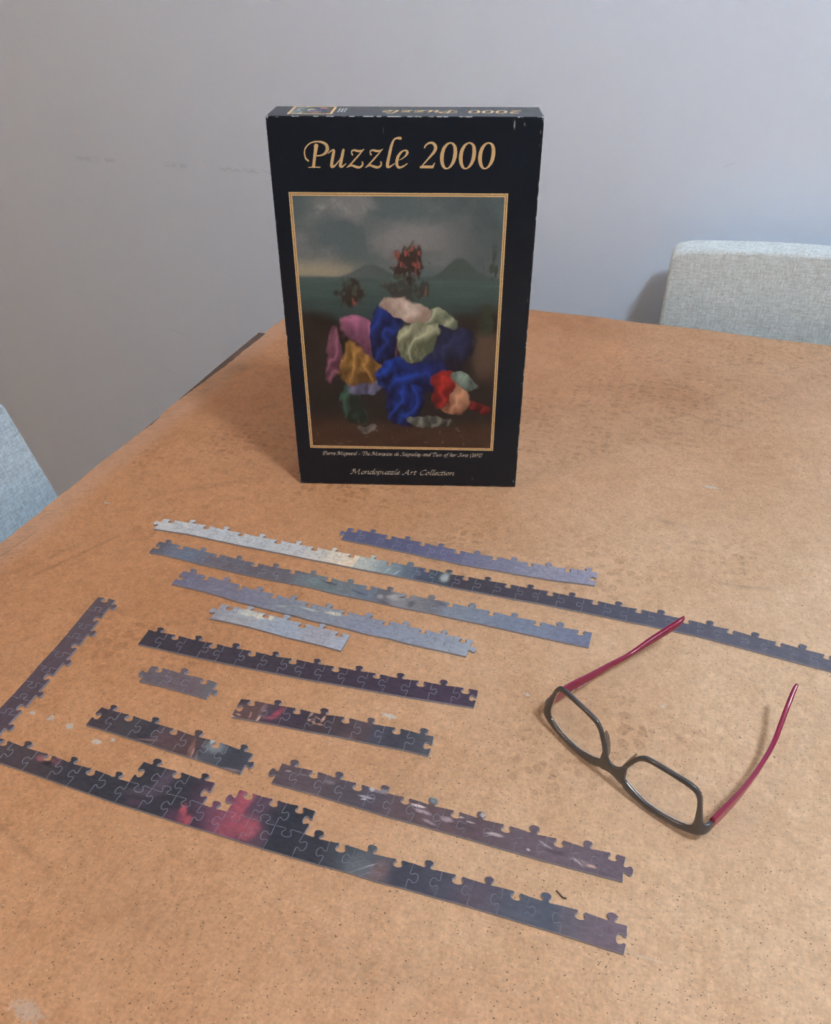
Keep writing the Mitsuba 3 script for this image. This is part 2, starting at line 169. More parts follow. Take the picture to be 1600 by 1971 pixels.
# ------------------------------------------------------------------ materials of the room
def wall_col(p, n, uv):
    x, z = p.x, p.z - TZ
    f = fbm(p.x * 1.7 + p.y * 1.3, p.z * 1.7, 3.0, octaves=3) - 0.5
    c = mi.Color3f(*WALL) * (1 + 0.05 * f)
    onb = smoothstep(1.40, 1.42, p.y)
    rub = dr.exp(-dr.square((z - 0.129) / 0.004)) * smoothstep(0.50, 0.70, noise(x * 17, z * 30, 5.0)) * smoothstep(0.3, 0.6, noise(x * 120, z * 300, 2.0)) * smoothstep(-1.25, -1.15, x) * (1 - smoothstep(-0.72, -0.66, x))
    c = c * (1 - 0.13 * rub * onb)
    for (sx, sz, sl, a) in ((-1.307, -0.278, 0.008, 1.30), (-1.094, -0.356, 0.003, 1.2), (-1.097, -0.395, 0.0035, 1.3), (-0.885, 0.131, 0.004, 1.5)):
        d = dr.sqrt(dr.square((x - sx + 0.12 * (z - sz)) / (0.0016 if sl != 0.0035 else 0.003)) + dr.square((z - sz) / sl))
        c = mix(c, (0.75, 0.76, 0.78), onb * (1 - smoothstep(0.75, 1.15, d)) * 0.8)
    for (sx, sz, dx, k) in ((-1.01, -0.21, 0.03, -0.3), (-1.04, -0.307, 0.02, -0.25), (0.04, 0.19, 0.01, 0.5)):
        d = dr.sqrt(dr.square((x - sx) / dx) + dr.square((z - sz - k * (x - sx)) / 0.0012))
        c = c * (1 - 0.10 * onb * (1 - smoothstep(0.6, 1.1, d)))
    return c
WALL = (0.63, 0.735, 0.865)
def wall_bump(p, n, uv): return 0.6 * noise(p.x * 260, p.y * 260, p.z * 260) + 0.4 * noise(p.x * 90, p.y * 90, p.z * 90)
scene['mat_wall'] = two(bump(principled({'type': 'proc', **{k: v for k, v in proc(wall_col).items() if k != 'type'}}, 0.6, 0.3), wall_bump, 0.00016, 5e-4))
scene['mat_white'] = two({'type': 'diffuse', 'reflectance': rgb((0.84, 0.77, 0.66))})
scene['mat_farwall'] = two({'type': 'diffuse', 'reflectance': rgb((0.76, 0.62, 0.45))})
def floor_col(p, n, uv):
    pl = dr.floor(p.x / 0.12)
    g = fbm(p.x * 60 + pl * 7, p.y * 4 + cell_rand(pl) * 30, 0.0, octaves=3)
    return mix((0.10, 0.055, 0.03), (0.19, 0.11, 0.06), g) * (0.85 + 0.3 * cell_rand(pl, 3))
scene['mat_floor'] = two(principled(proc(floor_col), 0.45, 0.4))
# ------------------------------------------------------------------ the room
X0, X1, Y0, Y1, ZC = -3.2, 2.8, -3.2, 1.425, 2.42
single('wall_back', box_mesh(X0 - .1, X1 + .1, Y1, Y1 + .1, 0, ZC), 'mat_wall', 'lavender grey painted wall behind the table with faint scuff marks', None, 'structure')
single('wall_left', box_mesh(X0 - .1, X0, Y0, Y1, 0, ZC), 'mat_farwall', 'plain painted wall left of the table', None, 'structure')
single('wall_right', box_mesh(X1, X1 + .1, Y0, Y1, 0, ZC), 'mat_farwall', 'plain painted wall right of the table', None, 'structure')
single('wall_front', box_mesh(X0 - .1, X1 + .1, Y0 - .1, Y0, 0, ZC), 'mat_farwall', 'plain painted wall behind the camera', None, 'structure')
single('floor', box_mesh(X0 - .1, X1 + .1, Y0 - .1, Y1 + .1, -.1, 0), 'mat_floor', 'brown wooden floor below the table', None, 'structure')
single('ceiling', box_mesh(X0 - .1, X1 + .1, Y0 - .1, Y1 + .1, ZC, ZC + .1), 'mat_white', 'white ceiling', None, 'structure')
scene['mat_lampbase'] = two(principled((0.7, 0.7, 0.7), 0.4))
for L_, lab in ((LAMP, 'white glass globe lamp under the ceiling, right of the table'), (LAMP2, 'added unseen warm fill lamp under the ceiling, far left of the camera')):
    lamp = thing('ceiling_lamp', lab, 'lamp')
    (lx, ly, lz), lr = L_['pos'], L_['r']
    g_ = trimesh.creation.icosphere(3, lr); g_.apply_translation((lx, ly, lz))
    part(lamp, 'globe', g_, 'mat_white', smooth=True, emitter={'type': 'area', 'radiance': rgb(L_['rad'])})
    b_ = trimesh.creation.cylinder(0.06, ZC - lz - lr + 0.012, sections=32); b_.apply_translation((lx, ly, (ZC + lz + lr - 0.012) / 2))
    part(lamp, 'base', b_, 'mat_lampbase', smooth=30)

# ------------------------------------------------------------------ the table
CHIPS = [(-0.397, 0.305, .0035, .002), (-0.381, 0.305, .004, .003), (-0.363, 0.303, .0035, .003), (-0.336, 0.297, .004, .003), (-0.331, 0.309, .007, .003), (-0.326, 0.302, .003, .002), (-0.312, 0.309, .004, .002), (-0.320, 0.312, .006, .002),
         (-0.515, 0.559, .0045, .002), (0.068, 0.779, .012, .0022), (-0.055, 0.435, .003, .002), (0.042, 0.455, .0022, .002), (-0.147, 0.383, .006, .003), (0.0465, 0.2635, .013, .0007), (-0.261, 0.134, .014, .006)]
def flecks(x, y, s, ax, ang, keep, r0):
    c, sn = math.cos(ang), math.sin(ang)
    u, v = (x * c + y * sn) * s / ax, (-x * sn + y * c) * s
    cx, cy = dr.floor(u), dr.floor(v)
    px, py = cx + 0.3 + 0.4 * cell_rand(cx, cy, 1), cy + 0.3 + 0.4 * cell_rand(cx, cy, 2)
    r = r0 * (0.5 + 1.1 * cell_rand(cx, cy, 5))
    wob = (noise(u * 3, v * 3, 2.0) - 0.5) * 0.25
    d = dr.sqrt(dr.square((u - px) * (1 + cell_rand(cx, cy, 6))) + dr.square(v - py + wob))
    return (1 - smoothstep(r * 0.6, r, d)) * dr.select(cell_rand(cx, cy, 4) < keep, 1.0, 0.0)
def board_col(p, n, uv):
    x, y = p.x, p.y
    wx, wy = x + 0.02 * noise(x * 20, y * 20, 9.0), y + 0.02 * noise(x * 20, y * 20, 19.0)
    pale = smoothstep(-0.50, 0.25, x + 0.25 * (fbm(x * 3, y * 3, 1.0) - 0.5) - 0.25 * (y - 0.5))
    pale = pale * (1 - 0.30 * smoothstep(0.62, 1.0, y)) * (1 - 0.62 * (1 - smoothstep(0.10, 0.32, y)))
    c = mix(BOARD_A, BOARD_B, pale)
    m1, m2 = fbm(wx * 9, wy * 9, 4.0, octaves=4) - 0.5, fbm(wx * 45, wy * 45, 7.0, octaves=3) - 0.5
    c = c * (1 + 0.36 * m1 * mi.Color3f(.7, 1, 1.3) + 0.15 * m2 * mi.Color3f(.7, 1, 1.3))
    m3 = fbm(wx * 170, wy * 150, 14.0, octaves=3) - 0.5
    c = c * (1 + 0.26 * m3 * mi.Color3f(.8, 1, 1.2))
    fib = fbm(x * 420 + 3 * noise(x * 60, y * 60, 1.0), y * 900 + 5 * noise(x * 50, y * 50, 2.0), 0.0, octaves=2) - 0.5
    fi2 = fbm(x * 900 + 5 * noise(x * 50, y * 50, 3.0), y * 420, 5.0, octaves=2) - 0.5
    c = c * (1 + 0.26 * fib + 0.26 * fi2)
    far = smoothstep(0.3, 0.8, y)
    c = mix(c, mi.Color3f(BOARD_B[0] * 1.2, BOARD_B[1] * 1.3, BOARD_B[2] * 1.35), 0.45 * dr.maximum(flecks(x, y, 230, 3.5, 0.5, 0.25, 0.08), flecks(x + .4, y, 260, 3.0, -0.9, 0.25, 0.08)) * (1 - 0.5 * far))
    # water spots: rounds of slightly darker board in loose groups
    grp = 0.75 * smoothstep(0.58, 0.72, fbm(x * 5 + 3.1, y * 5 + 1.7, 2.0, octaves=2)) * smoothstep(0.33, 0.42, y)
    for (gx, gy, gr) in ((-0.44, 0.71, .09), (-0.30, 0.66, .06), (0.03, 0.98, .16), (0.02, 0.42, .07), (-0.02, 0.60, .08), (-0.16, 0.60, .06), (0.09, 0.66, .06), (-0.36, 0.40, .06), (-0.03, 0.38, .05)):
        grp = dr.maximum(grp, 1 - smoothstep(gr * 0.1, gr * 1.25, dr.sqrt(dr.square(x - gx) + dr.square(y - gy))))
    for (s, off, kp) in ((76, 0.0, 0.50), (115, 31.0, 0.45)):
        u, v = x * s + off + 0.4 * noise(x * 110, y * 110, 3.0), y * s + 0.4 * noise(x * 110, y * 110, 8.0)
        cx, cy = dr.floor(u), dr.floor(v)
        jx, jy = 0.4 + 0.2 * cell_rand(cx, cy, 1), 0.4 + 0.2 * cell_rand(cx, cy, 2)
        d = dr.sqrt(dr.square(u - cx - jx) * (0.5 + 1.0 * cell_rand(cx, cy, 8)) + dr.square(v - cy - jy))
        r = 0.12 + 0.26 * cell_rand(cx, cy, 5)
        a = (1 - smoothstep(r * 0.82, r, d)) * (0.8 + 0.2 * smoothstep(r * 0.5, r * 0.85, d)) * dr.select(cell_rand(cx, cy, 4) < kp, 1.0, 0.0)
        c = c * (1 - 0.23 * a * grp * mi.Color3f(0.85, 1.0, 1.15))
    # smears, a rubbed far edge, the ragged paler band along the left edge with its saw marks
    for (sx, sy, ra, rb, an, k) in ((-0.546, 0.889, .022, .013, 0.9, -.25), (-0.43, 0.62, .05, .006, 0.6, -.16), (0.02, 0.86, .035, .004, -0.2, .10), (-0.08, 1.10, .05, .04, 0.3, .10), (-0.40, 0.21, .03, .002, -0.4, -.18), (-0.345, 0.218, .05, .0025, -0.35, -.16), (-0.49, 0.47, .06, .002, 1.1, -.20), (-0.51, 0.465, .05, .004, 1.05, -.12), (0.03, 0.40, .10, .004, -0.35, -.12), (0.1, 0.30, .08, .003, -0.2, -.08), (-0.1, 0.21, .05, .012, 0.2, -.10), (-0.23, 0.20, .04, .016, 0.1, -.09), (-0.12, 0.33, .03, .02, 0.1, -.10), (-0.45, 0.34, .03, .02, 0.3, -.1), (0.06, 0.93, .03, .003, -0.3, -.15), (0.1, 0.62, .02, .002, 0.2, -.2), (0.03, 0.70, .012, .004, -0.2, -.2), (-0.09, 0.73, .012, .012, 0.1, .09)):
        ca, sa = math.cos(an), math.sin(an)
        du, dv = (x - sx) * ca + (y - sy) * sa, -(x - sx) * sa + (y - sy) * ca
        g = dr.exp(-dr.square(du / ra) - dr.square((dv + 0.004 * (noise(du * 60, 1.0, sx) - 0.5)) / rb)) * (0.55 + 0.9 * noise(x * 220, y * 220, 3.0))
        c = c * (1 + k * g)
    ed = (x + 0.568) + 0.006 * (noise(y * 18, 0.0, 4.0) - 0.5)
    band = (1 - smoothstep(0.012, 0.042, ed))
    saw = smoothstep(0.45, 0.8, noise(y * 620 - x * 300, x * 95, 6.0))
    c = mix(c, (0.50, 0.33, 0.235), band * 0.38)
    c = c * (1 - 0.17 * saw * band * smoothstep(0.35, 0.6, noise(x * 30, y * 18, 8.0)))
    ln = 1 - smoothstep(0.0006, 0.0018, dr.abs(x + 0.553 - 0.10 * (y - 0.455)))
    c = c * (1 - 0.22 * ln * (1 - smoothstep(0.49, 0.505, y)) * smoothstep(0.41, 0.44, y))
    # dark flecks and splinters
    dk = dr.maximum(flecks(x, y, 45, 1.2, 0.0, 0.20, 0.017), flecks(x + .9, y + .2, 110, 1.3, 1.0, 0.22, 0.026))
    for (ox, oy, sc, ax, an, kp, r0) in ((0, 0, 120, 3.0, 0.9, .18, .034), (1.37, 0, 130, 3.4, -0.6, .18, .034), (0, 2.3, 230, 1.8, 2.0, .26, .060), (.7, .3, 280, 2.4, 0.3, .26, .070), (.2, 1.3, 75, 4.0, 1.4, .12, .016), (.5, .8, 340, 2.0, -0.2, .24, .085)):
        dk = dr.maximum(dk, flecks(x + ox, y + oy, sc, ax, an, kp, r0))
    c = mix(c, (0.075, 0.04, 0.025), dr.clip(dk * (0.75 + 0.5 * noise(x * 60, y * 60, 3.0)), 0, 1) * 0.9)
    for (sx, sy, ra, rb) in CHIPS:
        d = dr.sqrt(dr.square((x - sx + 0.15 * (y - sy)) / (ra * .8)) + dr.square((y - sy) / (rb * .8))) + 1.0 * (noise(x * 700, y * 700, 7.0) - 0.5) + .5 * (noise(x * 2200, y * 2200, 4.0) - .5)
        c = mix(c, (0.46, 0.52, 0.50), (1 - smoothstep(0.7, 1.1, d)) * (0.25 if ra > .012 else 0.55))
    return dr.clip(c, 0.01, 0.9)
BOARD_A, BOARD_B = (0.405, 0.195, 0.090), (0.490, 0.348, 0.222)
def board_bump(p, n, uv):
    return 0.5 * noise(p.x * 700, p.y * 700, p.z * 700) + 0.3 * noise(p.x * 250, p.y * 250, 1.0) 
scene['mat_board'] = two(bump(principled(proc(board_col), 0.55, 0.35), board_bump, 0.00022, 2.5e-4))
left = [(-0.5681, 0.4687), (-0.5667, 0.4788), (-0.5676, 0.503), (-0.5666, 0.5224), (-0.5684, 0.5363), (-0.5681, 0.5484), (-0.5673, 0.5724), (-0.5673, 0.5853), (-0.5687, 0.6075), (-0.5692, 0.6292), (-0.568, 0.6474), (-0.5671, 0.6826), (-0.5655, 0.7185), (-0.5662, 0.7351), (-0.5696, 0.746), (-0.5691, 0.7918), (-0.5663, 0.8518), (-0.5643, 0.9045), (-0.5651, 0.9514), (-0.5641, 0.9979), (-0.5675, 1.0383), (-0.5656, 1.0722), (-0.5650, 1.15), (-0.562, 1.212), (-0.556, 1.222)]
back = [(-0.50, 1.2265), (-0.35, 1.228), (-0.2166, 1.2272), (-0.1735, 1.227), (-0.1144, 1.2281), (-0.0841, 1.2255), (-0.0355, 1.2241), (0.0413, 1.2252), (0.1266, 1.2185), (0.2176, 1.2182), (0.4, 1.219), (0.7, 1.218), (0.95, 1.219), (1.02, 1.215)]
outline = [(-0.566, -0.02), (-0.568, 0.2), (-0.567, 0.35)] + left + back + [(1.022, 0.6), (1.02, -0.02)]
rng = np.random.default_rng(5)
dense = []
for a, b in zip(outline, outline[1:] + outline[:1]):
    a, b = np.array(a), np.array(b); k = max(1, int(np.linalg.norm(b - a) / 0.006)); nn = np.array([b[1] - a[1], a[0] - b[0]]); nn = nn / np.linalg.norm(nn)
    for i in range(k): dense.append(a + (b - a) * i / k + nn * rng.normal(0, 0.00035))
bp = Polygon(dense).buffer(0)
table = thing('table', 'dark brown wooden dining table under the worn hardboard sheet', 'table')
scene['mat_tablewood'] = two(principled(proc(lambda p, n, uv: mix((0.05, 0.028, 0.02), (0.10, 0.055, 0.035), fbm(p.x * 8, p.y * 90, p.z * 90, octaves=3))), 0.4, 0.5))
tp = Polygon([(-0.5700, 0.03), (-0.5735, 0.745), (-0.5765, 0.80), (-0.5800, 0.90), (-0.5822, 1.0246), (1.0, 1.03), (1.0, 0.03)])
part(table, 'tabletop', extrude(tp, TZ - .034, TZ - .0052), 'mat_tablewood')
for lx, ly in ((-0.51, 0.07), (-0.51, 0.96), (0.93, 0.07), (0.93, 0.96)):
    part(table, 'leg', loft([[(lx + sx * w, ly + sy * w, z) for sx, sy in ((-1, -1), (1, -1), (1, 1), (-1, 1))] for w, z in ((.024, 0), (.034, .6), (.034, TZ - .034))]), 'mat_tablewood')
part(table, 'apron', join([box_mesh(-.48, .90, .085, .105, .62, TZ - .034), box_mesh(-.48, .90, .955, .975, .62, TZ - .034), box_mesh(-.52, -.50, .13, .93, .62, TZ - .034), box_mesh(.92, .94, .13, .93, .62, TZ - .034)]), 'mat_tablewood')
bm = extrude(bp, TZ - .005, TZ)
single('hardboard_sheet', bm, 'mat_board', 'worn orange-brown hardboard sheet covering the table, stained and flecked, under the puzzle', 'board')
# ------------------------------------------------------------------ chairs
def fabric(name, col, flip):
    def fn(p, n, uv):
        u, v = uv.x, uv.y
        a = noise(u * 900, v * 120, 1.0) + noise(u * 120, v * 900, 2.0) - 1.0
        b = noise(u * 1600, v * 300, 3.0) + noise(u * 300, v * 1600, 4.0) - 1.0
        d = fbm(u * 9, v * 9, 5.0, octaves=2) - 0.5
        return dr.clip(mi.Color3f(*col) * (1 + 0.26 * a + 0.30 * b + 0.06 * d), 0.02, 0.9)
    def bf(p, n, uv): return noise(uv.x * 1100, uv.y * 220, 3.0) + noise(uv.x * 220, uv.y * 1100, 4.0)
    scene[name] = two(bump(principled(proc(fn), 0.85, 0.2, sheen=0.3), bf, 0.00025, 4e-4))
fabric('mat_fabric', (0.54, 0.625, 0.645), 0)
fabric('mat_fabric_blue', (0.40, 0.50, 0.56), 0)
scene['mat_darkwood'] = two(principled((0.06, 0.035, 0.025), 0.4))
def chair(label, mat, M, lean, tilt=0.0):
    """Local frame: x to the sitter's left seen from the front, front of the back panel at y = 0 at table-top height facing -y, z from the floor."""
    t = thing('dining_chair', label, 'chair')
    w, zt, zb, th = 0.46, 0.838, 0.40, 0.061
    xs = np.linspace(0.03, w - 0.03, 16)
    camb = lambda x: 0.012 * (1 - ((x - w / 2) / (w / 2)) ** 2)
    o = [(0.006, zb), (w - 0.006, zb), (w - 0.001, 0.62), (w - 0.003, zt - 0.02)]
    cor = [(w - 0.003 - 0.016 * (1 - math.cos(a)), zt - 0.016 + 0.016 * math.sin(a)) for a in np.linspace(0, math.pi / 2, 6)]
    o += cor + [(x, zt + camb(x)) for x in xs[::-1]] + [(w - x, z) for x, z in cor[::-1]] + [(0.003, zt - 0.02), (0.001, 0.62)]
    m = rounded_slab(o, th, 0.006, 5)
    for _ in range(1): m = m.subdivide_to_size(0.06)if False else m
    v = m.vertices; v[:, 1] += (v[:, 2] - TZ) * math.tan(lean); uv = np.column_stack([v[:, 0] - .37 * v[:, 1], v[:, 2] + .93 * v[:, 1]]).copy()
    def put(mm): mm = mm.copy(); mm.apply_transform(M); return mm
    part(t, 'backrest', put(m), mat, smooth=True, uv=uv)
    so = [(w * .5 + (w * .5) * np.sign(math.cos(a)) * abs(math.cos(a)) ** .25, -0.20 + 0.235 * np.sign(math.sin(a)) * abs(math.sin(a)) ** .25) for a in np.arange(48) / 48 * 2 * math.pi]
    s = rounded_slab(so, 0.09, 0.018, 4); v = s.vertices.copy(); s = trimesh.Trimesh(np.column_stack([v[:, 0], v[:, 2], 0.485 - v[:, 1]]), s.faces, process=False); s.fix_normals()
    part(t, 'seat', put(s), mat, smooth=True, uv=s.vertices[:, :2].copy())
    for lx, ly, tx, ty in ((.03, -.40, .035, -.395), (w - .03, -.40, w - .035, -.395), (.03, 0.07, .035, -.01), (w - .03, 0.07, w - .035, -.01)):
        q = lambda cx, cy, a, z: [(cx + sx * a, cy + sy * a, z) for sx, sy in ((-1, -1), (1, -1), (1, 1), (-1, 1))]
        part(t, 'leg', put(loft([q(lx, ly, .016, 0), q(tx, ty, .022, .40)])), 'mat_darkwood')
    return t
M1 = np.eye(4); M1[:3, 3] = (-0.0235, 1.2945, 0)
chair('pale grey linen dining chair at the far side of the table, against the wall', 'mat_fabric', M1, math.radians(4.0))
M2 = np.eye(4); a_ = math.pi / 2; M2[:2, :2] = [[math.cos(a_), -math.sin(a_)], [math.sin(a_), math.cos(a_)]]; M2[:3, 3] = (-0.611, 0.131, 0)
chair('blue-grey linen dining chair beside the left table edge, only a corner of its back visible', 'mat_fabric_blue', M2, math.radians(18.5))

# ------------------------------------------------------------------ lettering
def brush(strokes, k=1.0):
    """Strokes of (x, y, width) points -> a polygon: round brush of changing width."""
    parts = []
    for s in strokes:
        P = catmull(s, 5) if len(s) > 2 else np.asarray(s, float)
        C = [Point(x, y).buffer(max(w, .05) / 2 * k, 6) for x, y, w in P]
        parts += [a.union(b).convex_hull for a, b in zip(C, C[1:])]
    return unary_union(parts).simplify(0.012)
# a chancery italic, drawn as pen strokes on a grid where capitals are 1 high and small letters .6; the pen is a broad nib held at 40 degrees
PEN = {
 'a': (.46, [[(.40, .55), (.25, .60), (.08, .42), (.04, .16), (.12, .02), (.25, .10), (.38, .40)], [(.41, .58), (.36, .12), (.40, .02), (.48, .06)]]),
 'c': (.38, [[(.36, .50), (.26, .60), (.10, .44), (.05, .18), (.13, .02), (.26, .03), (.36, .12)]]),
 'd': (.48, [[(.40, .55), (.25, .60), (.08, .42), (.04, .16), (.12, .02), (.25, .10), (.38, .40)], [(.56, 1.02), (.47, .98), (.42, .60), (.37, .12), (.41, .02), (.49, .06)]]),
 'e': (.38, [[(.06, .28), (.24, .34), (.33, .46), (.26, .59), (.12, .46), (.05, .20), (.12, .02), (.24, .02), (.36, .12)]]),
 'f': (.30, [[(.42, .98), (.33, 1.03), (.25, .80), (.14, -.10), (.05, -.32), (-.08, -.28)], [(.08, .58), (.34, .58)]]),
 'g': (.46, [[(.40, .55), (.25, .60), (.08, .42), (.05, .18), (.13, .04), (.26, .14), (.38, .42)], [(.42, .58), (.34, -.10), (.20, -.32), (.04, -.26)]]),
 'h': (.46, [[(.24, 1.02), (.15, .98), (.05, 0)], [(.08, .34), (.24, .58), (.36, .56), (.35, .36), (.33, .08), (.38, .01), (.46, .08)]]),
 'i': (.24, [[(.04, .50), (.12, .58), (.09, .10), (.14, .01), (.22, .08)], [(.13, .80), (.15, .83)]]),
 'l': (.24, [[(.26, 1.02), (.17, .98), (.09, .12), (.13, .01), (.22, .08)]]),
 'n': (.48, [[(.02, .50), (.10, .58), (.05, 0)], [(.08, .32), (.25, .58), (.37, .56), (.36, .36), (.34, .08), (.39, .01), (.47, .08)]]),
 'o': (.43, [[(.27, .60), (.10, .44), (.05, .18), (.15, .01), (.30, .14), (.37, .40), (.27, .60)]]),
 'p': (.47, [[(.02, .50), (.11, .58), (.02, -.32)], [(.08, .36), (.25, .59), (.38, .46), (.32, .14), (.18, .01), (.07, .08)]]),
 'q': (.46, [[(.40, .55), (.25, .60), (.08, .42), (.04, .16), (.12, .02), (.25, .10), (.38, .40)], [(.43, .60), (.34, -.32)]]),
 'r': (.36, [[(.02, .50), (.10, .58), (.05, 0)], [(.08, .34), (.22, .56), (.34, .56)]]),
 's': (.33, [[(.31, .52), (.20, .60), (.10, .48), (.22, .30), (.24, .12), (.12, .01), (.02, .08)]]),
 't': (.28, [[(.17, .82), (.08, .12), (.13, .01), (.24, .08)], [(.03, .57), (.28, .58)]]),
 'u': (.48, [[(.02, .50), (.11, .58), (.07, .14), (.14, .01), (.28, .16), (.38, .40)], [(.42, .58), (.37, .12), (.41, .01), (.49, .08)]]),
 'w': (.66, [[(.02, .50), (.10, .58), (.09, .12), (.16, .01), (.29, .20), (.35, .56)], [(.35, .56), (.32, .10), (.40, .01), (.54, .20), (.58, .56)]]),
 'y': (.46, [[(.02, .50), (.11, .58), (.08, .16), (.15, .03), (.28, .16), (.39, .42)], [(.43, .58), (.34, -.10), (.20, -.32), (.04, -.28)]]),
 'z': (.42, [[(.05, .46), (.10, .58), (.38, .56), (.02, .03)], [(.02, .03), (.16, .07), (.30, 0), (.37, .12)]]),
 'A': (.78, [[(-.10, .02), (.08, .0), (.30, .50), (.52, 1.0)], [(.50, .98), (.56, .04), (.66, .02)], [(.22, .36), (.56, .36)]]),
 'C': (.66, [[(.66, .82), (.52, 1.0), (.24, .82), (.08, .42), (.16, .06), (.38, -.02), (.56, .14)]]),
 'M': (1.0, [[(-.12, .04), (.02, .02), (.16, .50), (.06, .84), (-.02, .72), (.10, .98), (.26, .98)], [(.26, .98), (.40, .10)], [(.40, .10), (.78, 1.0)], [(.78, 1.0), (.74, .08), (.80, 0), (.90, .05)]]),
 'P': (.58, [[(-.02, .42), (-.10, .62), (.06, .92), (.36, 1.02), (.54, .84), (.44, .54), (.18, .46)], [(.24, .90), (.12, 0)], [(0, .01), (.26, .01)]]),
 'S': (.56, [[(.56, .88), (.40, 1.0), (.22, .82), (.36, .50), (.42, .20), (.22, .0), (-.02, .06), (-.08, .14)]]),
 'T': (.62, [[(-.02, .70), (.02, .92), (.26, .98), (.48, .93), (.70, 1.0)], [(.40, .94), (.26, 0)], [(.16, .01), (.38, .01)]]),
 '1': (.36, [[(.10, .84), (.24, .98), (.18, 0)], [(.06, .01), (.32, .01)]]),
 '6': (.46, [[(.42, .98), (.16, .66), (.06, .24), (.16, .01), (.32, .10), (.38, .36), (.28, .54), (.12, .40)]]),
 '9': (.46, [[(.36, .62), (.22, .46), (.10, .62), (.18, .92), (.34, .96), (.40, .70), (.28, .30), (.06, .02)]]),
 '(': (.28, [[(.30, 1.06), (.10, .66), (.06, .24), (.16, -.22)]]),
 ')': (.28, [[(.12, 1.06), (.22, .62), (.14, .14), (-.06, -.22)]]),
 '-': (.34, [[(.06, .30), (.28, .30)]]), ' ': (.36, []),
}
def pen_text(text, x0, x1, y0, y1, cap, weight=1.0):
    """The line of text from (x0, y0) to (x1, y1), capitals cap high: one polygon."""
    total = sum(PEN[c][0] for c in text); s = math.hypot(x1 - x0, y1 - y0) / total / cap
    a = math.radians(40); w, t = 0.105 * weight, 0.035 * weight
    nib = np.array([(math.cos(g) * w / 2 * math.cos(a) - math.sin(g) * t / 2 * math.sin(a), math.cos(g) * w / 2 * math.sin(a) + math.sin(g) * t / 2 * math.cos(a)) for g in np.arange(8) / 8 * 2 * math.pi])
    glyphs, pos, done = [], 0.0, {}
    ang = math.atan2(y1 - y0, x1 - x0); ca, sa = math.cos(ang), math.sin(ang)
    for c in text:
        if c not in done:
            hulls = []
            for st in PEN[c][1]:
                P = catmull(st, 3) if len(st) > 2 else np.asarray(st, float)
                P = np.column_stack([(P[:, 0] + 0.16 * P[:, 1]) * s, P[:, 1]])
                hulls += [MultiPoint(np.vstack([p + nib, q + nib])).convex_hull for p, q in zip(P, P[1:])]
            done[c] = unary_union(hulls).simplify(0.006) if hulls else None
        if done[c] is not None:
            from shapely.affinity import affine_transform
            glyphs.append(affine_transform(done[c], [cap * ca, -cap * sa, cap * sa, cap * ca, x0 + pos * s * cap * ca, y0 + pos * s * cap * sa]))
        pos += PEN[c][0]
    return unary_union(glyphs)

# ------------------------------------------------------------------ the puzzle box: local x along the front, y up, z out of the front; millimetres
BW, BH, BD = 224.9, 351.2, 50.0
_a = np.array([0.96111922, 0.27613374, 0]); _bk = np.array([-_a[1], _a[0], 0]); _o = np.array([-0.34278, 0.65359, TZ + 0.0003])
MB = np.eye(4); MB[:3, 0] = _a * .001; MB[:3, 1] = (0, 0, .001); MB[:3, 2] = -_bk * .001; MB[:3, 3] = _o
MT = np.eye(4); MT[:3, 0] = _a * .001; MT[:3, 1] = _bk * .001; MT[:3, 2] = (0, 0, .001); MT[:3, 3] = _o + np.array([0, 0, BH * .001])   # the top face: x, depth, up
def inbox(m, M=MB): m = m.copy(); m.apply_transform(M); return m
def lid_col(p, n, uv):
    d = mi.Vector3f(p.x - _o[0], p.y - _o[1], p.z - _o[2]) * 1000
    x, y, z = d.x * _a[0] + d.y * _a[1], d.z, -(d.x * _bk[0] + d.y * _bk[1])
    c = mi.Color3f(0.0040, 0.0085, 0.0155) * (0.9 + 0.3 * fbm(x * .05, y * .05, z * .05))
    ex_, ey_, ez_ = dr.minimum(x, BW - x), dr.minimum(y, BH - y), dr.minimum(-z, BD + z)
    e2 = dr.minimum(dr.minimum(dr.maximum(ex_, ey_), dr.maximum(ey_, ez_)), dr.maximum(ex_, ez_))   # distance to the nearest edge line
    rub = smoothstep(0.60, 0.72, noise(x * .17 + y * .1, y * .14, z * .3)) * smoothstep(.35, .6, noise(x * 1.3, y * 1.3, z * 1.3))
    top = smoothstep(60, 72, x) * (1 - smoothstep(142, 160, x)) * smoothstep(BH - 3, BH - 1, y)
    rub = dr.maximum(rub, top * smoothstep(.42, .6, noise(x * .45, 3.0, 1.0)) * .9)
    wear = rub * (1 - smoothstep(0.35, 0.95, e2))
    cor = dr.maximum(dr.maximum(ex_, ey_), ez_)
    wear = dr.maximum(wear, (1 - smoothstep(1.5, 3.2, cor + 1.5 * noise(x * 1.2, y * 1.2, z))) * smoothstep(.3, .6, noise(x * 1.1, y * 1.1, 4.0)))
    on = dr.select(z > -1.0, 1.0, 0.0)
    for (sx, sy, rx, ry, k) in ((201.5, 345.3, .7, 3.6, .55), (209.5, 345.5, .7, 1.4, .22), (9.5, 350.3, 1.6, .35, .4), (222.9, 340.0, .35, 1.3, .5), (222.7, 352 - 22.0, .3, .8, .3), (95.5, 340.5, .35, 2.6, .10), (180, 9.0, .8, .3, .4), (222.5, 7.0, .6, 1.4, .35), (13.0, 157.0, .4, .4, .25), (223, 200.0, .3, 1.5, .3), (223, 118.0, .3, .8, .4)):
        q = dr.sqrt(dr.square((x - sx) / rx) + dr.square((y - sy) / ry)) + 0.6 * (noise(x * 2.5, y * 2.5, 8.0) - .5)
        wear = dr.maximum(wear, on * k * (1 - smoothstep(.7, 1.15, q)))
    return mix(c, (0.50, 0.53, 0.55), dr.clip(wear, 0, 1) * 0.8)
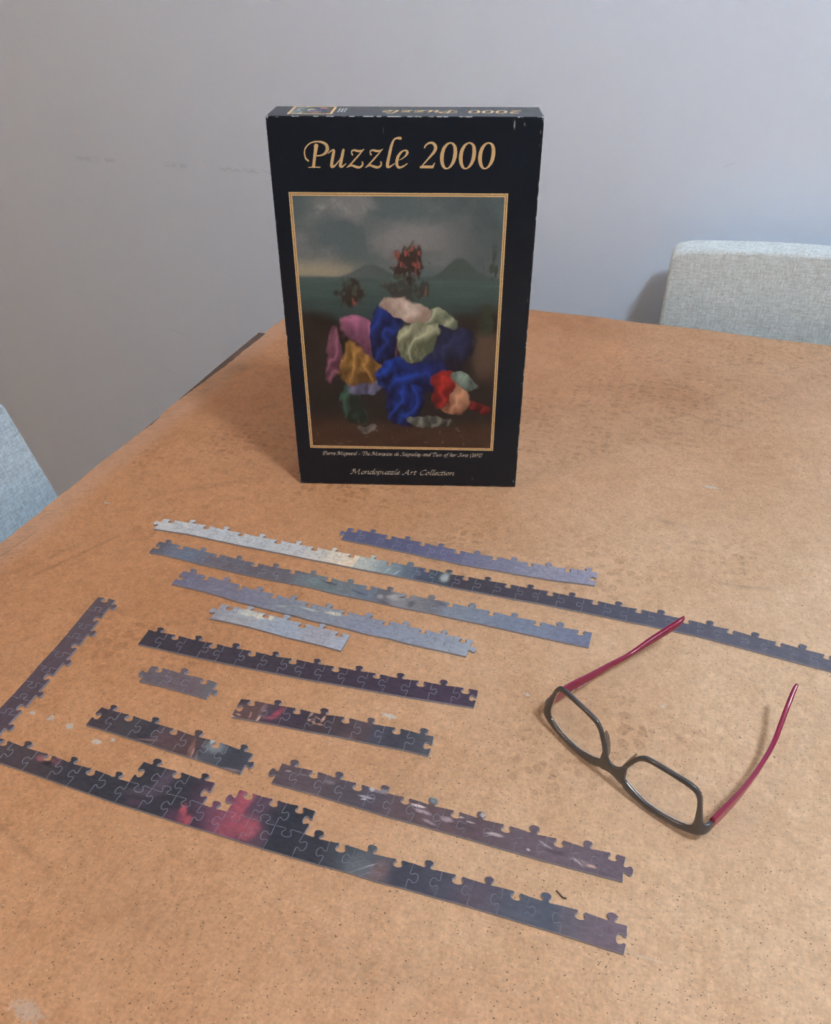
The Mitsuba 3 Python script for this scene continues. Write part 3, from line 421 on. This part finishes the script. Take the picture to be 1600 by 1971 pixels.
scene['mat_lid'] = two(principled(proc(lid_col), 0.30, 0.32))
scene['mat_gold'] = two(principled((0.56, 0.385, 0.19), 0.45, 0.4))
scene['mat_gold_dark'] = two(principled((0.15, 0.085, 0.035), 0.45, 0.4))
scene['mat_gold_pale'] = two(principled((0.58, 0.52, 0.43), 0.45, 0.4))
scene['mat_tray'] = two(principled((0.30, 0.31, 0.32), 0.6))
pbox = thing('puzzle_box', 'tall navy puzzle box standing upright on the table, gold title above a framed picture', 'box')
import manifold3d as m3
def rbox(x0, x1, y0, y1, z0, z1, r):
    return m3.Manifold.batch_hull([m3.Manifold.sphere(r, 12).translate((x, y, z)) for x in (x0 + r, x1 - r) for y in (y0 + r, y1 - r) for z in (z0 + r, z1 - r)])
def m2t(m): q = m.to_mesh(); return trimesh.Trimesh(q.vert_properties[:, :3], q.tri_verts, process=False)
lid = rbox(0, BW, 0, BH, -BD, 0, .7) - rbox(1.2, BW - 1.2, 1.2, BH - 1.2, -BD - 5, -1.2, .3)
LIDK = part(pbox, 'lid', inbox(m2t(lid)), 'mat_lid')
tray = rbox(1.5, BW - 1.5, 1.5, BH - 1.5, -BD + .6, -4, .5)
part(pbox, 'tray', inbox(m2t(tray)), 'mat_tray')
EPS = 0.10
def flat(name, poly, mat, M=MB, z0=-.02, z1=EPS, **kw): return part(LIDK, name, inbox(extrude(poly, z0, z1), M), mat, **kw)
flat('title_lettering', unary_union([brush(s) for s in TITLE]), 'mat_gold', label='gold italic title lettering')
flat('caption_lettering', pen_text('Pierre Mignard - The Marquise de Seignelay and Two of her Sons (1691)', 26.2, 188.6, 35.1, 35.5, 4.1, 1.35), 'mat_gold_pale', label='small pale caption lettering')
flat('collection_lettering', pen_text('Mondopuzzle Art Collection', 54.4, 160.6, 12.6, 12.9, 5.9, 1.25), 'mat_gold_pale', label='pale italic lettering at the foot')
PX0, PX1, PY0, PY1 = 13.6, 199.7, 42.9, 292.3
from shapely.geometry import box as rect
def frame_poly(i, o): return rect(PX0 + o, PY0 + o, PX1 - o, PY1 - o).difference(rect(PX0 + i, PY0 + i, PX1 - i, PY1 - i))
flat('picture_border', frame_poly(1.25, 0).union(frame_poly(2.95, 1.75)), 'mat_gold', label='gold double line round the picture')
flat('border_groove', frame_poly(1.75, 1.25), 'mat_gold_dark', z1=.05)
# the printed picture: a free seascape with heaped cloths in the colours of the print, no figures
def picture_col(p, n, uv):
    x, y = uv.x, 1 - uv.y                       # y down
    w1 = fbm(x * 5, y * 5, 1.0, octaves=4) - .5; w2 = fbm(x * 5, y * 5, 21.0, octaves=4) - .5; w3 = fbm(x * 38, y * 30, 51.0, octaves=3) - .5
    sx, sy = x + .10 * w1, y + .10 * w2
    cl = fbm(sx * 4, sy * 7, 3.0, octaves=5)
    sky_ = mix(L(82, 98, 100), L(124, 127, 128), smoothstep(.3, .7, cl) * (1 - .35 * smoothstep(.62, .95, x) ))
    sky_ = mix(sky_, L(62, 76, 78), smoothstep(.55, .95, x) * smoothstep(.4, .6, fbm(sx * 3, sy * 3, 8.0)) * .7)
    for (bx, by, r) in ((.13, .060, .045), (.20, .045, .05), (.26, .055, .04), (.40, .03, .05), (.33, .05, .04)):
        d = dr.sqrt(dr.square(x + .05 * w1 - bx) + dr.square((y + .04 * w2 - by) * 1.3)) / r
        sky_ = mix(sky_, L(150, 158, 150), .55 * (1 - smoothstep(.4, 1.0, d)) * smoothstep(.40, .62, fbm(x * 26, y * 34, 5.0)) * smoothstep(.5, -.6, (y - by) / r))
    sky_ = mix(sky_, L(158, 152, 128), .8 * dr.exp(-dr.square((y - .265) / .035)) * (1 - smoothstep(.12, .42, x)))
    hill = .285 - .045 * dr.exp(-dr.square((x - .36) / .10)) - .075 * dr.exp(-dr.square((x - .80) / .085)) - .012 * w1
    c = mix(sky_, mix(L(84, 96, 98), L(66, 80, 78), smoothstep(.1, .7, x)), smoothstep(-.008, .008, y - hill))
    sea = mix(L(66, 86, 84), L(44, 64, 64), smoothstep(.29, .46, y + .05 * w1)) * (1 + .35 * (fbm(x * 6, y * 70, 2.0) - .5))
    c = mix(c, sea, smoothstep(-.006, .012, y - .288 + .008 * w2))
    land = smoothstep(-.03, .04, y - (.46 - .05 * smoothstep(.5, 1, x) + .12 * w1 - .05 * (1 - smoothstep(0, .3, x))))
    c = mix(c, L(34, 31, 30) * (.8 + .6 * fbm(x * 9, y * 9, 6.0)), land)
    c = mix(c, L(92, 74, 62) * (.6 + .6 * fbm(x * 12, y * 9, 9.0)), .75 * smoothstep(.86, .93, x + .05 * w1) * smoothstep(.47, .53, y + .05 * w2) * (1 - smoothstep(.60, .74, y)))
    c = mix(c, L(62, 44, 34) * (.75 + .5 * fbm(x * 8, y * 20, 4.0)), smoothstep(.84, .93, y + .06 * w1))
    tw = fbm(x * 30, y * 22, 13.0, octaves=3)
    c = mix(c, L(46, 58, 46), .8 * smoothstep(.55, .68, tw) * smoothstep(.86, .96, x + .12 * w2) * smoothstep(.14, .22, y) * (1 - smoothstep(.45, .6, y)))
    for (bx, by, rx, ry, k) in ((.555, .24, .10, .085, .9), (.26, .345, .09, .07, .8), (.52, .33, .13, .05, .6)):   # russet bushes behind the cloths
        lf = fbm(x * 34 + by * 90, y * 26, 17.0, octaves=3)
        g = dr.exp(-dr.square((x + .05 * w1 - bx) / rx) - dr.square((y + .05 * w2 - by) / ry))
        m = k * smoothstep(.62, .80, g * .75 + lf * .55)
        c = mix(c, mix(L(44, 28, 26), mix(L(128, 62, 52), L(58, 66, 52), smoothstep(.45, .6, noise(x * 22, y * 18, 5.0))), smoothstep(.5, .75, fbm(x * 60, y * 46, 4.0, octaves=2))), m)
    # heaps of cloth: (x, y, rx, ry, slant, light colour, dark colour, fold direction, folds)
    for i, (bx, by, rx, ry, an, hi, lo, fd, fk) in enumerate(CLOTHS):
        ca, sa = math.cos(an), math.sin(an)
        px_, py_ = x + .14 * w1 + .03 * w3 - bx, (y + .12 * w2 - by) * 1.3
        u, v = (px_ * ca + py_ * sa) / rx, (-px_ * sa + py_ * ca) / ry
        d = (dr.abs(u) ** 2.4 + dr.abs(v) ** 2.4)
        m = 1 - smoothstep(.72, 1.12, d + 1.3 * (fbm(x * 9, y * 9, 30.0 + i, octaves=4) - .5))
        q = (px_ * math.cos(fd) + py_ * math.sin(fd)) * fk + 2.2 * fbm(x * 7, y * 7, 40.0 + i)
        fold = 1 - dr.abs(2 * (q - dr.floor(q)) - 1); fold = fold * fold * (.55 + .45 * fold) + .25 * (fbm(x * 40, y * 26, 60.0 + i) - .5)
        k = dr.clip(.12 + .85 * fold * (1 - .5 * d) + .35 * (-u * .3 - v * .5) + .5 * w3, 0, 1)
        c = mix(c, mix(lo, hi, k), m)
    grain = 1 + .16 * (fbm(x * 160, y * 200, 3.0, octaves=2) - .5)
    sp = smoothstep(.86, .92, noise(x * 60, y * 90, 77.0)) * smoothstep(.88, .93, y)
    return dr.clip(mix(c, L(112, 100, 88), sp * .35) * grain, .002, .9)
def L(r, g, b): return mi.Color3f(*lin(r, g, b, .92))
def LL(r, g, b): return lin(r, g, b, .92)
CLOTHS = [
 (.73, .545, .17, .13, .5, LL(34, 46, 84), LL(16, 20, 36), .3, 5),
 (.25, .79, .05, .13, -.1, LL(60, 96, 80), LL(26, 38, 33), .2, 12),
 (.30, .725, .08, .07, .1, LL(120, 122, 152), LL(62, 62, 84), .1, 14),
 (.14, .60, .05, .17, .12, LL(150, 98, 122), LL(78, 46, 60), .1, 12),
 (.28, .64, .10, .12, .1, LL(176, 136, 78), LL(86, 60, 30), .1, 16),
 (.33, .51, .15, .085, .45, LL(176, 112, 144), LL(92, 56, 78), 1.0, 8),
 (.41, .49, .08, .15, .35, LL(26, 56, 136), LL(10, 18, 46), .7, 8),
 (.64, .68, .14, .10, -.3, LL(24, 54, 140), LL(9, 18, 52), 1.2, 7),
 (.47, .68, .14, .14, .4, LL(26, 68, 170), LL(8, 18, 54), .8, 7),
 (.49, .80, .11, .13, .2, LL(24, 62, 158), LL(7, 15, 46), .6, 8),
 (.60, .51, .11, .12, .1, LL(182, 188, 158), LL(80, 88, 68), .25, 11),
 (.69, .425, .11, .05, .35, LL(178, 186, 158), LL(86, 96, 78), .6, 11),
 (.52, .39, .12, .055, .25, LL(214, 200, 188), LL(146, 126, 114), .9, 4),
 (.93, .80, .07, .035, .5, LL(120, 30, 34), LL(60, 14, 18), .7, 9),
 (.80, .77, .10, .10, .5, LL(200, 152, 122), LL(116, 76, 56), .8, 4),
 (.72, .74, .06, .12, .2, LL(178, 46, 44), LL(82, 18, 20), .3, 9),
 (.85, .69, .08, .04, .35, LL(130, 152, 140), LL(62, 78, 74), .5, 8),
 (.66, .88, .13, .03, .05, LL(128, 132, 122), LL(40, 42, 40), .3, 14),
 (.30, .92, .05, .025, 0, LL(120, 118, 112), LL(56, 52, 48), .4, 10),
]
scene['mat_picture'] = two(principled(proc(picture_col), 0.36, 0.45))
def quad(x0, x1, y0, y1, z, M):
    v = np.array([[x0, y0, z], [x1, y0, z], [x1, y1, z], [x0, y1, z]], float); m = trimesh.Trimesh(v, [[0, 1, 2], [0, 2, 3]], process=False); m.apply_transform(M); return m
UVQ = np.array([[0, 0], [1, 0], [1, 1], [0, 1.0]])
part(LIDK, 'picture', quad(PX0 + 2.9, PX1 - 2.9, PY0 + 2.9, PY1 - 2.9, .06, MB), 'mat_picture', label='printed seascape with heaps of coloured cloth', uv=UVQ)
# the top face carries the title again, upside down from the front, and a small copy of the picture on its side
from shapely.affinity import affine_transform as aff
tt = unary_union([brush(s) for s in TITLE])
def on_top(poly, x0, x1):     # title x 28..188 -> from x1 down to x0, letters' feet away from the front edge
    k = (x1 - x0) / 161.0
    return aff(poly, [-k, 0, 0, -k * 1.0, x1 + 28 * k, 39 + 312.0 * k])
def split_title():
    a = unary_union([brush(s) for s in TITLE[:6]]); b = unary_union([brush(s) for s in TITLE[6:]]); return a, b
ta, tb = split_title()
ka = 115 / 161.0
top_text = unary_union([aff(tb, [-ka, 0, 0, -ka, 213 + 119.0 * ka, 13.0 + 336.0 * ka]), aff(ta, [-ka, 0, 0, -ka, 156.0 + 28 * ka, 13.0 + 336.0 * ka])])
flat('top_lettering', top_text, 'mat_gold', M=MT, label='gold title lettering on the top face, upside down')
flat('top_picture_border', rect(16, 9, 53, 48).difference(rect(18, 11, 51, 46)), 'mat_gold', M=MT)
part(LIDK, 'top_picture', quad(18, 51, 11, 46, .06, MT), 'mat_picture', uv=np.array([[0, 1], [0, 0], [1, 0], [1, 1.0]]), label='small copy of the picture on the top face')
flat('top_print', unary_union([rect(56 + i * 2.6, 19 + 2.4 * j, 57.6 + i * 2.6, 20.6 + 2.4 * j) for i in range(3) for j in range(9)]), 'mat_tray', M=MT)
# ------------------------------------------------------------------ the strips of joined puzzle pieces
PT = 1.8
def knob(rng):
    """One jigsaw edge from (0,0) to (1,0) as offsets: (fraction, mm along, mm out)."""
    s = rng.uniform(.92, 1.08); c = rng.uniform(.46, .54); d = rng.uniform(.25, .6); l = rng.uniform(-.35, .35)
    return [(0, 0, 0), (c * .45, 0, -d * .45), (c, -3.1, -d), (c, -1.9 * s, -.15), (c, -1.75 * s + l * .3, 1.0), (c, -2.6 * s + l * .6, 2.2), (c, -3.05 * s + l, 3.3), (c, -2.5 * s + l, 4.4 * s), (c, -1.2 * s + l, 5.0 * s), (c, l, 5.15 * s),
            (c, 1.2 * s + l, 5.0 * s), (c, 2.5 * s + l, 4.4 * s), (c, 3.05 * s + l, 3.3), (c, 2.6 * s + l * .6, 2.2), (c, 1.75 * s + l * .3, 1.0), (c, 1.9 * s, -.15), (c, 3.1, -d), (c + (1 - c) * .55, 0, -d * .45), (1, 0, 0)]
def edge(a, b, kind, rng):
    """From a to b; kind +1: knob to the left of the way, -1: to the right, 0: straight."""
    a, b = np.asarray(a, float), np.asarray(b, float)
    if kind == 0: return np.array([a, a + (b - a) / 3, a + (b - a) * 2 / 3, b])
    u = (b - a); Ln = np.linalg.norm(u); t = u / Ln; n = np.array([-t[1], t[0]]) * kind
    K = np.array([a + u * f + t * m + n * o for f, m, o in knob(rng)])
    return catmull(K, 2)
IDX = {n: i for i, n in enumerate('ABCDEFGHIJKL')}
def piece_mesh(poly, si, base0, ux, vx):
    poly = poly.buffer(-0.07, join_style=2).simplify(0.02)
    if poly.geom_type != 'Polygon': poly = max(poly.geoms, key=lambda g: g.area)
    P = np.array(poly.exterior.coords)[:-1]
    if not poly.exterior.is_ccw: P = P[::-1]
    keep = np.linalg.norm(P - np.roll(P, 1, 0), axis=1) > .05; P = P[keep]
    t = np.roll(P, -1, 0) - P; t /= np.linalg.norm(t, axis=1, keepdims=True); tp_ = np.roll(t, 1, 0)
    m = t + tp_; m /= np.maximum(np.linalg.norm(m, axis=1, keepdims=True), .3); nrm = np.stack([-m[:, 1], m[:, 0]], 1)
    rings = [(P, 0.0), (P, PT - .30), (P + nrm * .05, PT - .12), (P + nrm * .17, PT - .02), (P + nrm * .26, PT)]
    n = len(P); v = np.vstack([np.column_stack([q, np.full(n, z)]) for q, z in rings]); f = []
    for i in range(len(rings) - 1):
        for j in range(n):
            k = (j + 1) % n; a, b = i * n, (i + 1) * n
            f += [[a + j, a + k, b + k], [a + j, b + k, b + j]]
    tv, tf = trimesh.creation.triangulate_polygon(Polygon(rings[-1][0]), engine='earcut')
    f = np.vstack([np.array(f), np.array(tf) + len(v)]); v = np.vstack([v, np.column_stack([tv, np.full(len(tv), PT)])])
    d = v[:, :2] - base0
    uv = np.column_stack([d @ ux / 1000 + si, d @ vx / 1000])
    W = v / 1000.0; W[:, 2] += TZ + .0001
    return trimesh.Trimesh(W, f, process=False), uv
PIECES = []
def strip(n, label, extra=None):
    S = STRIPS[n]; B = np.array(S['base'], float); H = S['h']; rng = np.random.default_rng(100 + IDX[n])
    ux = B[-1] - B[0]; ux /= np.linalg.norm(ux); vx = np.array([-ux[1], ux[0]])
    N = len(B) - 1; key = thing('puzzle_strip', label, 'puzzle strip', 'strips of joined puzzle pieces')
    jit = lambda: np.array([rng.uniform(-.5, .5), rng.uniform(-.25, .25)])
    topc = [B[i] + vx * H + (ux * jit()[0] + vx * jit()[1] if 0 < i < N else 0) for i in range(N + 1)]
    kinds = {'R': -1, 'L': 1, 'F': 0}
    se, ee = S['ends']
    cuts = [edge(B[0], topc[0], {'O': 1, 'I': -1, 'F': 0}[se], rng)]
    cuts += [edge(B[i], topc[i], kinds[S['dirs'][i - 1]], rng) for i in range(1, N)]
    cuts += [edge(B[N], topc[N], {'O': -1, 'I': 1, 'F': 0}[ee], rng)]
    typ, o = [], S['first']
    for i in range(N):
        typ.append(o); o = {'o': 'i', 'i': 'o', 'f': 'i'}[o]
    tops = [edge(topc[i], topc[i + 1], {'o': 1, 'i': -1, 'f': 0}[typ[i]], rng) for i in range(N)]
    polys = [Polygon(np.vstack([B[i:i + 2], cuts[i + 1][1:], tops[i][::-1][1:], cuts[i][::-1][1:]])).buffer(0) for i in range(N)]
    for (i0, i1, kd, tk) in (extra or []):         # a second row over pieces i0..i1-1
        H2 = H * 1.02
        up = {i: topc[i] + vx * H2 + ux * rng.uniform(-.4, .4) for i in range(i0, i1 + 1)}
        c2 = {i: edge(topc[i], up[i], kd[i - i0], rng) for i in range(i0, i1 + 1)}
        for i in range(i0, i1):
            tp2 = edge(up[i], up[i + 1], tk[i - i0], rng)
            polys.append(Polygon(np.vstack([tops[i], c2[i + 1][1:], tp2[::-1][1:], c2[i][::-1][1:]])).buffer(0))
    for q in polys:
        m, uv = piece_mesh(q, IDX[n], B[0], ux, vx)
        part(key, 'puzzle_piece', m, 'mat_piece', uv=uv)
    return key
LIT = 0.92
def piece_col(p, n, uv):
    si = dr.floor(uv.x + 0.2); u, v = (uv.x - si) * 1000, uv.y * 1000
    c = mi.Color3f(0.2)
    wob = (fbm(u * .12 + si * 9, v * .12, 1.0, octaves=3) - .5)
    for nme, i in IDX.items():
        on = dr.abs(si - i) < .5; S = STRIPS[nme]; st = S['stops']
        uu = u + 3 * wob; stroke = dr.clip(.62 + .76 * (fbm(u * .9 + 3 * wob, v * 1.8, 9.0, octaves=2) - .25), .25, 1)
        a = mi.Color3f(*lin(*st[0][1:], LIT))
        for (u0, *c0), (u1, *c1) in zip(st, st[1:]):
            a = mix(a, lin(*c1, LIT), smoothstep(min(u0, u1), max(u0, u1), uu))
        for (bu, bv, ru, rv, an, r, g, b, hd) in S['blobs']:
            an = math.radians(an); ca, sa = math.cos(an), math.sin(an)
            du, dv = u - bu + 1.6 * wob, v - bv + 1.6 * wob
            x, y = (du * ca + dv * sa) / ru, (-du * sa + dv * ca) / rv
            q = dr.exp(-((x * x + y * y) ** (hd + .4)) * .9) * stroke
            a = mix(a, lin(r, g, b, LIT), q)
        c = dr.select(on, a, c)
    c = c * (1 + .55 * (fbm(u * .3 + si * 31, v * .6, 4.0, octaves=5) - .5) + .10 * (noise(u * 5, v * 5, si) - .5))
    card = mi.Color3f(*CARD) * (.85 + .3 * noise(p.x * 1500, p.y * 1500, p.z * 4000))
    g = mi.luminance(c); c = (c * .66 + mi.Color3f(g) * .34) * mi.Color3f(1.03, .96, .90)
    return dr.clip(dr.select(n.z > .93, c, dr.select(n.z > .5, mix(c, card * 1.9, .55), card)), .005, .9)
CARD = (0.21, 0.225, 0.27)
scene['mat_piece'] = two(principled(proc(piece_col), 0.34, 0.38))
strip('A', 'very long puzzle strip, pale blue fading to navy, passing under one arm of the spectacles')
strip('B', 'plain slate-blue puzzle strip, the farthest to the right of the foot of the box')
strip('C', 'long grey-blue cloudy puzzle strip, straight right end, second long one below the box')
strip('D', 'lilac to pale blue puzzle strip with a white wisp, a knob at its right end')
strip('E', 'short pale blue puzzle strip of seven pieces with a cream patch')
strip('F', 'plain dark purple puzzle strip of sixteen pieces in the middle of the table')
strip('G', 'shortest puzzle strip, three greyish purple pieces')
strip('H', 'dark puzzle strip with a red streak and a small coral-coloured ring')
strip('I', 'dark puzzle strip of seven pieces with a brown curved band and a pale blue glint')
strip('J', 'plain purple-brown puzzle strip running up the left side, its tabs to the right')
strip('K', 'nearest puzzle strip, dark with a red patch, bearing two blocks of a second row', extra=[(7, 10, (-1, 1, 1, 1), (1, -1, 1)), (11, 14, (1, -1, -1, 1), (-1, -1, -1))])
strip('L', 'purple-brown puzzle strip with white shell-like marks, a knob at each end')

# ------------------------------------------------------------------ the spectacles, upside down on the brow; local x across, y up in the tilted front, z behind; millimetres
_go = np.array([0.01588577, 0.38458303, 0.002]); _go = _go + (np.array([0, 0, 0.46]) - _go) * 0.0135; GK = 0.9865
_ga = math.radians(-31.63); GX = np.array([math.cos(_ga), math.sin(_ga), 0]); GY = np.array([-math.sin(_ga), math.cos(_ga), 0]); PHI, BOW = 0.108, 5.6
def gl(P, front=True):
    P = np.asarray(P, float); x, h, d = P[:, 0], P[:, 1], P[:, 2]
    back = -BOW * (1 - (x / 67) ** 2) + (h * math.sin(PHI) if front else 0) + d
    z = h * math.cos(PHI) if front else h
    return (_go + np.array([0, 0, TZ])) + .001 * GK * (x[:, None] * GX + back[:, None] * GY + z[:, None] * np.array([0, 0, 1.0]))
def gmesh(m, front=True): return trimesh.Trimesh(gl(m.vertices, front), m.faces, process=False)
glasses = thing('spectacles', 'spectacles lying upside down, grey front and crimson arms, open on the table at the right', 'glasses')
scene['mat_frame'] = two(principled((0.024, 0.027, 0.032), 0.12, 0.75, clearcoat=1.0, clearcoat_gloss=0.95))
scene['mat_pad'] = {'type': 'blendbsdf', 'weight': 0.45, 'a': {'type': 'thindielectric', 'specular_transmittance': rgb((.72, .69, .65))}, 'b': two(principled((0.16, 0.15, 0.14), 0.2, 0.5))}
scene['mat_arm'] = two(principled((0.175, 0.006, 0.040), 0.16, 0.5, clearcoat=0.3, clearcoat_gloss=0.95))
scene['mat_arm_print'] = two(principled((0.45, 0.30, 0.32), 0.4))
scene['mat_lens'] = {'type': 'thindielectric', 'int_ior': 1.38}
scene['mat_lens_edge'] = two(principled((0.62, 0.62, 0.64), 0.3))
INN = [(8.4, 8.0), (11, 4.8), (20, 1.2), (30, -1.0), (45, -.4), (56, 2.4), (59.6, 7.0), (59.4, 15), (58.2, 24), (55.6, 29.8), (50, 31.9), (37, 32.2), (25, 31.2), (18.3, 28.6), (13.6, 22), (9.6, 13)]
OUT = [(5.2, 6.0), (10, -2.2), (17, -4.8), (31, -6.3), (45, -5.6), (58, -3.2), (66.6, 1.6), (65.2, 11.5), (62.2, 22), (60, 30.2), (54, 36.0), (37.6, 36.2), (22, 35), (16.2, 32.2), (10.4, 24), (6.0, 14.5)]
def ray_r(poly, c, g):
    ln = LineString([c, c + 200 * np.array([math.cos(g), math.sin(g)])]); q = ln.intersection(LineString(np.vstack([poly, poly[:1]])))
    pts = [np.array(x.coords)[0] for x in getattr(q, 'geoms', [q])]
    return max(np.linalg.norm(x - c) for x in pts)
FRONT = []
for s in (-1, 1):
    ci, co = catmull(INN, 5, True), catmull(OUT, 5, True); c = np.array([34.5, 15.5])
    # denser where the outline turns: angles taken from the inner outline itself
    gs = np.unwrap(np.arctan2(ci[:, 1] - c[1], ci[:, 0] - c[0])); gs = np.sort(np.mod(gs, 2 * np.pi))
    rings = []
    for g in gs:
        ri, ro = ray_r(ci, c, g), ray_r(co, c, g); e = np.array([math.cos(g), math.sin(g)]); mid, hw = (ri + ro) / 2 - .25, (ro - ri) / 2 - .25
        ring = []
        for k in range(16):
            q = 2 * math.pi * k / 16; a, b = math.cos(q), math.sin(q)
            a, b = np.sign(a) * abs(a) ** .5, np.sign(b) * abs(b) ** .5
            xy = c + e * (mid + a * hw); ring.append((s * xy[0], xy[1], b * 1.55))
        rings.append(ring)
    m = loft(rings, closed=True)
    FRONT.append(m)
    lp = Polygon(ci * np.array([s, 1])); tv, tf = trimesh.creation.triangulate_polygon(lp.buffer(.25), engine='earcut')
    lv = np.column_stack([tv, np.full(len(tv), -.2)])
    LENSK = part(glasses, 'lens', trimesh.Trimesh(gl(lv), tf, process=False), 'mat_lens')
    cl = np.column_stack([ci * np.array([s, 1]), np.full(len(ci), .55)])
    cl = c * np.array([s, 1]) + (cl[:, :2] - c * np.array([s, 1])) * .992
    ringp = np.column_stack([cl, np.full(len(cl), .9)]); ringp = np.vstack([ringp, ringp[:1]])
    part(LENSK, 'lens_edge', gmesh(tube(ringp, .38, 6)), 'mat_lens_edge', smooth=True)
    # hinge block at the outer end, then the arm
    def slab(path, n=14):   # path rows: x, z(height centre), depth, half height, half thickness
        rg = []
        P = np.array(path, float); t = np.gradient(P[:, [0, 2]], axis=0); t /= np.linalg.norm(t, axis=1, keepdims=True)
        for (x, z, d, hh, ht), tt in zip(P, t):
            r = []
            for k in range(n):
                q = 2 * math.pi * k / n; a, b = math.cos(q), math.sin(q); a, b = np.sign(a) * abs(a) ** .65, np.sign(b) * abs(b) ** .65
                r.append((x + tt[1] * a * ht, z + b * hh, d - tt[0] * a * ht))
            rg.append(r)
        return loft(rg)
    FRONT.append((slab([(s * 60.8, 4.2, .0, 3.0, 1.5), (s * 64.6, 4.4, .2, 4.6, 1.6), (s * 66.9, 5.0, 2.2, 4.8, 1.9), (s * 67.2, 5.6, 5.5, 4.6, 2.2), (s * 67.2, 6.0, 8.2, 4.2, 1.8)])))
    A = ARM_L if s < 0 else ARM_R
    P = catmull(A, 5); off = BOW * (1 - (P[:, 0] / 67) ** 2)
    P[:, 2] += off                                   # the arms do not follow the bow of the front
    ARMK = part(glasses, 'arm', gmesh(slab(P), False), 'mat_arm', smooth=True, label='crimson arm')
    if s < 0: ARM_LEFT = ARMK
if True:
    rg = []
    for x, lo, hi in ((-10.5, -3.0, 20), (-8.2, -2.2, 16.2), (-5.5, -.8, 12.4), (-3, .4, 9.6), (0, .8, 8.8), (3, .4, 9.6), (5.5, -.8, 12.4), (8.2, -2.2, 16.2), (10.5, -3.0, 20)):
        tk = 1.6 if abs(x) < 9 else 1.2
        rg.append([(x + (.0 if abs(x) < 9 else 0) , (lo + hi) / 2 + np.sign(math.sin(q)) * abs(math.sin(q)) ** .7 * (hi - lo) / 2 * (1 if abs(x) < 9 else .35), np.sign(math.cos(q)) * abs(math.cos(q)) ** .7 * tk) for q in np.arange(18) / 18 * 2 * math.pi])
    FRONT.append(loft(rg))
    u_ = None
    for m in FRONT:
        q = m3.Manifold(m3.Mesh(np.asarray(m.vertices, np.float32), np.asarray(m.faces, np.uint32)))
        u_ = q if u_ is None else u_ + q
    u_ = m2t(u_.refine_to_length(.9)); u_.merge_vertices(); trimesh.smoothing.filter_taubin(u_, .5, -.53, iterations=14)
    part(glasses, 'front_frame', gmesh(u_), 'mat_frame', smooth=True, label='dark grey glossy front frame')
for s in (-1, 1):
    pad = trimesh.creation.icosphere(3, 1.0); v = pad.vertices * np.array([.9, 9.0, 2.3])
    v[:, 0] += .05 * v[:, 2] ** 2 * 1.0 - .35 * v[:, 2]; v = v + np.array([9.3, 20.0, 1.7]); v[:, 0] += (v[:, 1] - 20) * .38; v[:, 0] *= s
    q = trimesh.Trimesh(v, pad.faces if s > 0 else pad.faces[:, ::-1], process=False)
    part(glasses, 'nose_pad', gmesh(q), 'mat_pad', smooth=True)
# the row of faint printed marks inside the left arm
pr = []
for k in range(11):
    if k in (3,): continue
    d = 26 + k * 2.0; b = box_mesh(0, .25, d, d + .9 + .3 * (k % 3), 3.4, 4.9); b.vertices = b.vertices[:, [0, 2, 1]]; b.vertices[:, 0] += np.interp(d, [r[2] for r in ARM_L], [r[0] for r in ARM_L]) + 1.78; b.vertices[:, 2] += BOW * (1 - (b.vertices[:, 0] / 67) ** 2)
    b.fix_normals(); pr.append(b)
part(ARM_LEFT, 'arm_print', gmesh(join(pr), False), 'mat_arm_print')
# ------------------------------------------------------------------ one small dark fibre on the board
scene['mat_fibre'] = two(principled((0.012, 0.010, 0.010), 0.5))
fp = catmull([(-.0072, .2868, .0008), (-.0050, .2850, .0012), (-.0030, .2836, .0010), (-.0008, .2838, .0007)], 6) + np.array([0, 0, TZ])
single('hair', tube(fp, np.linspace(.00028, .00045, len(fp)), 6), 'mat_fibre', 'small dark curved hair on the board, just above the right end of the near strip', 'hair', smooth=True)
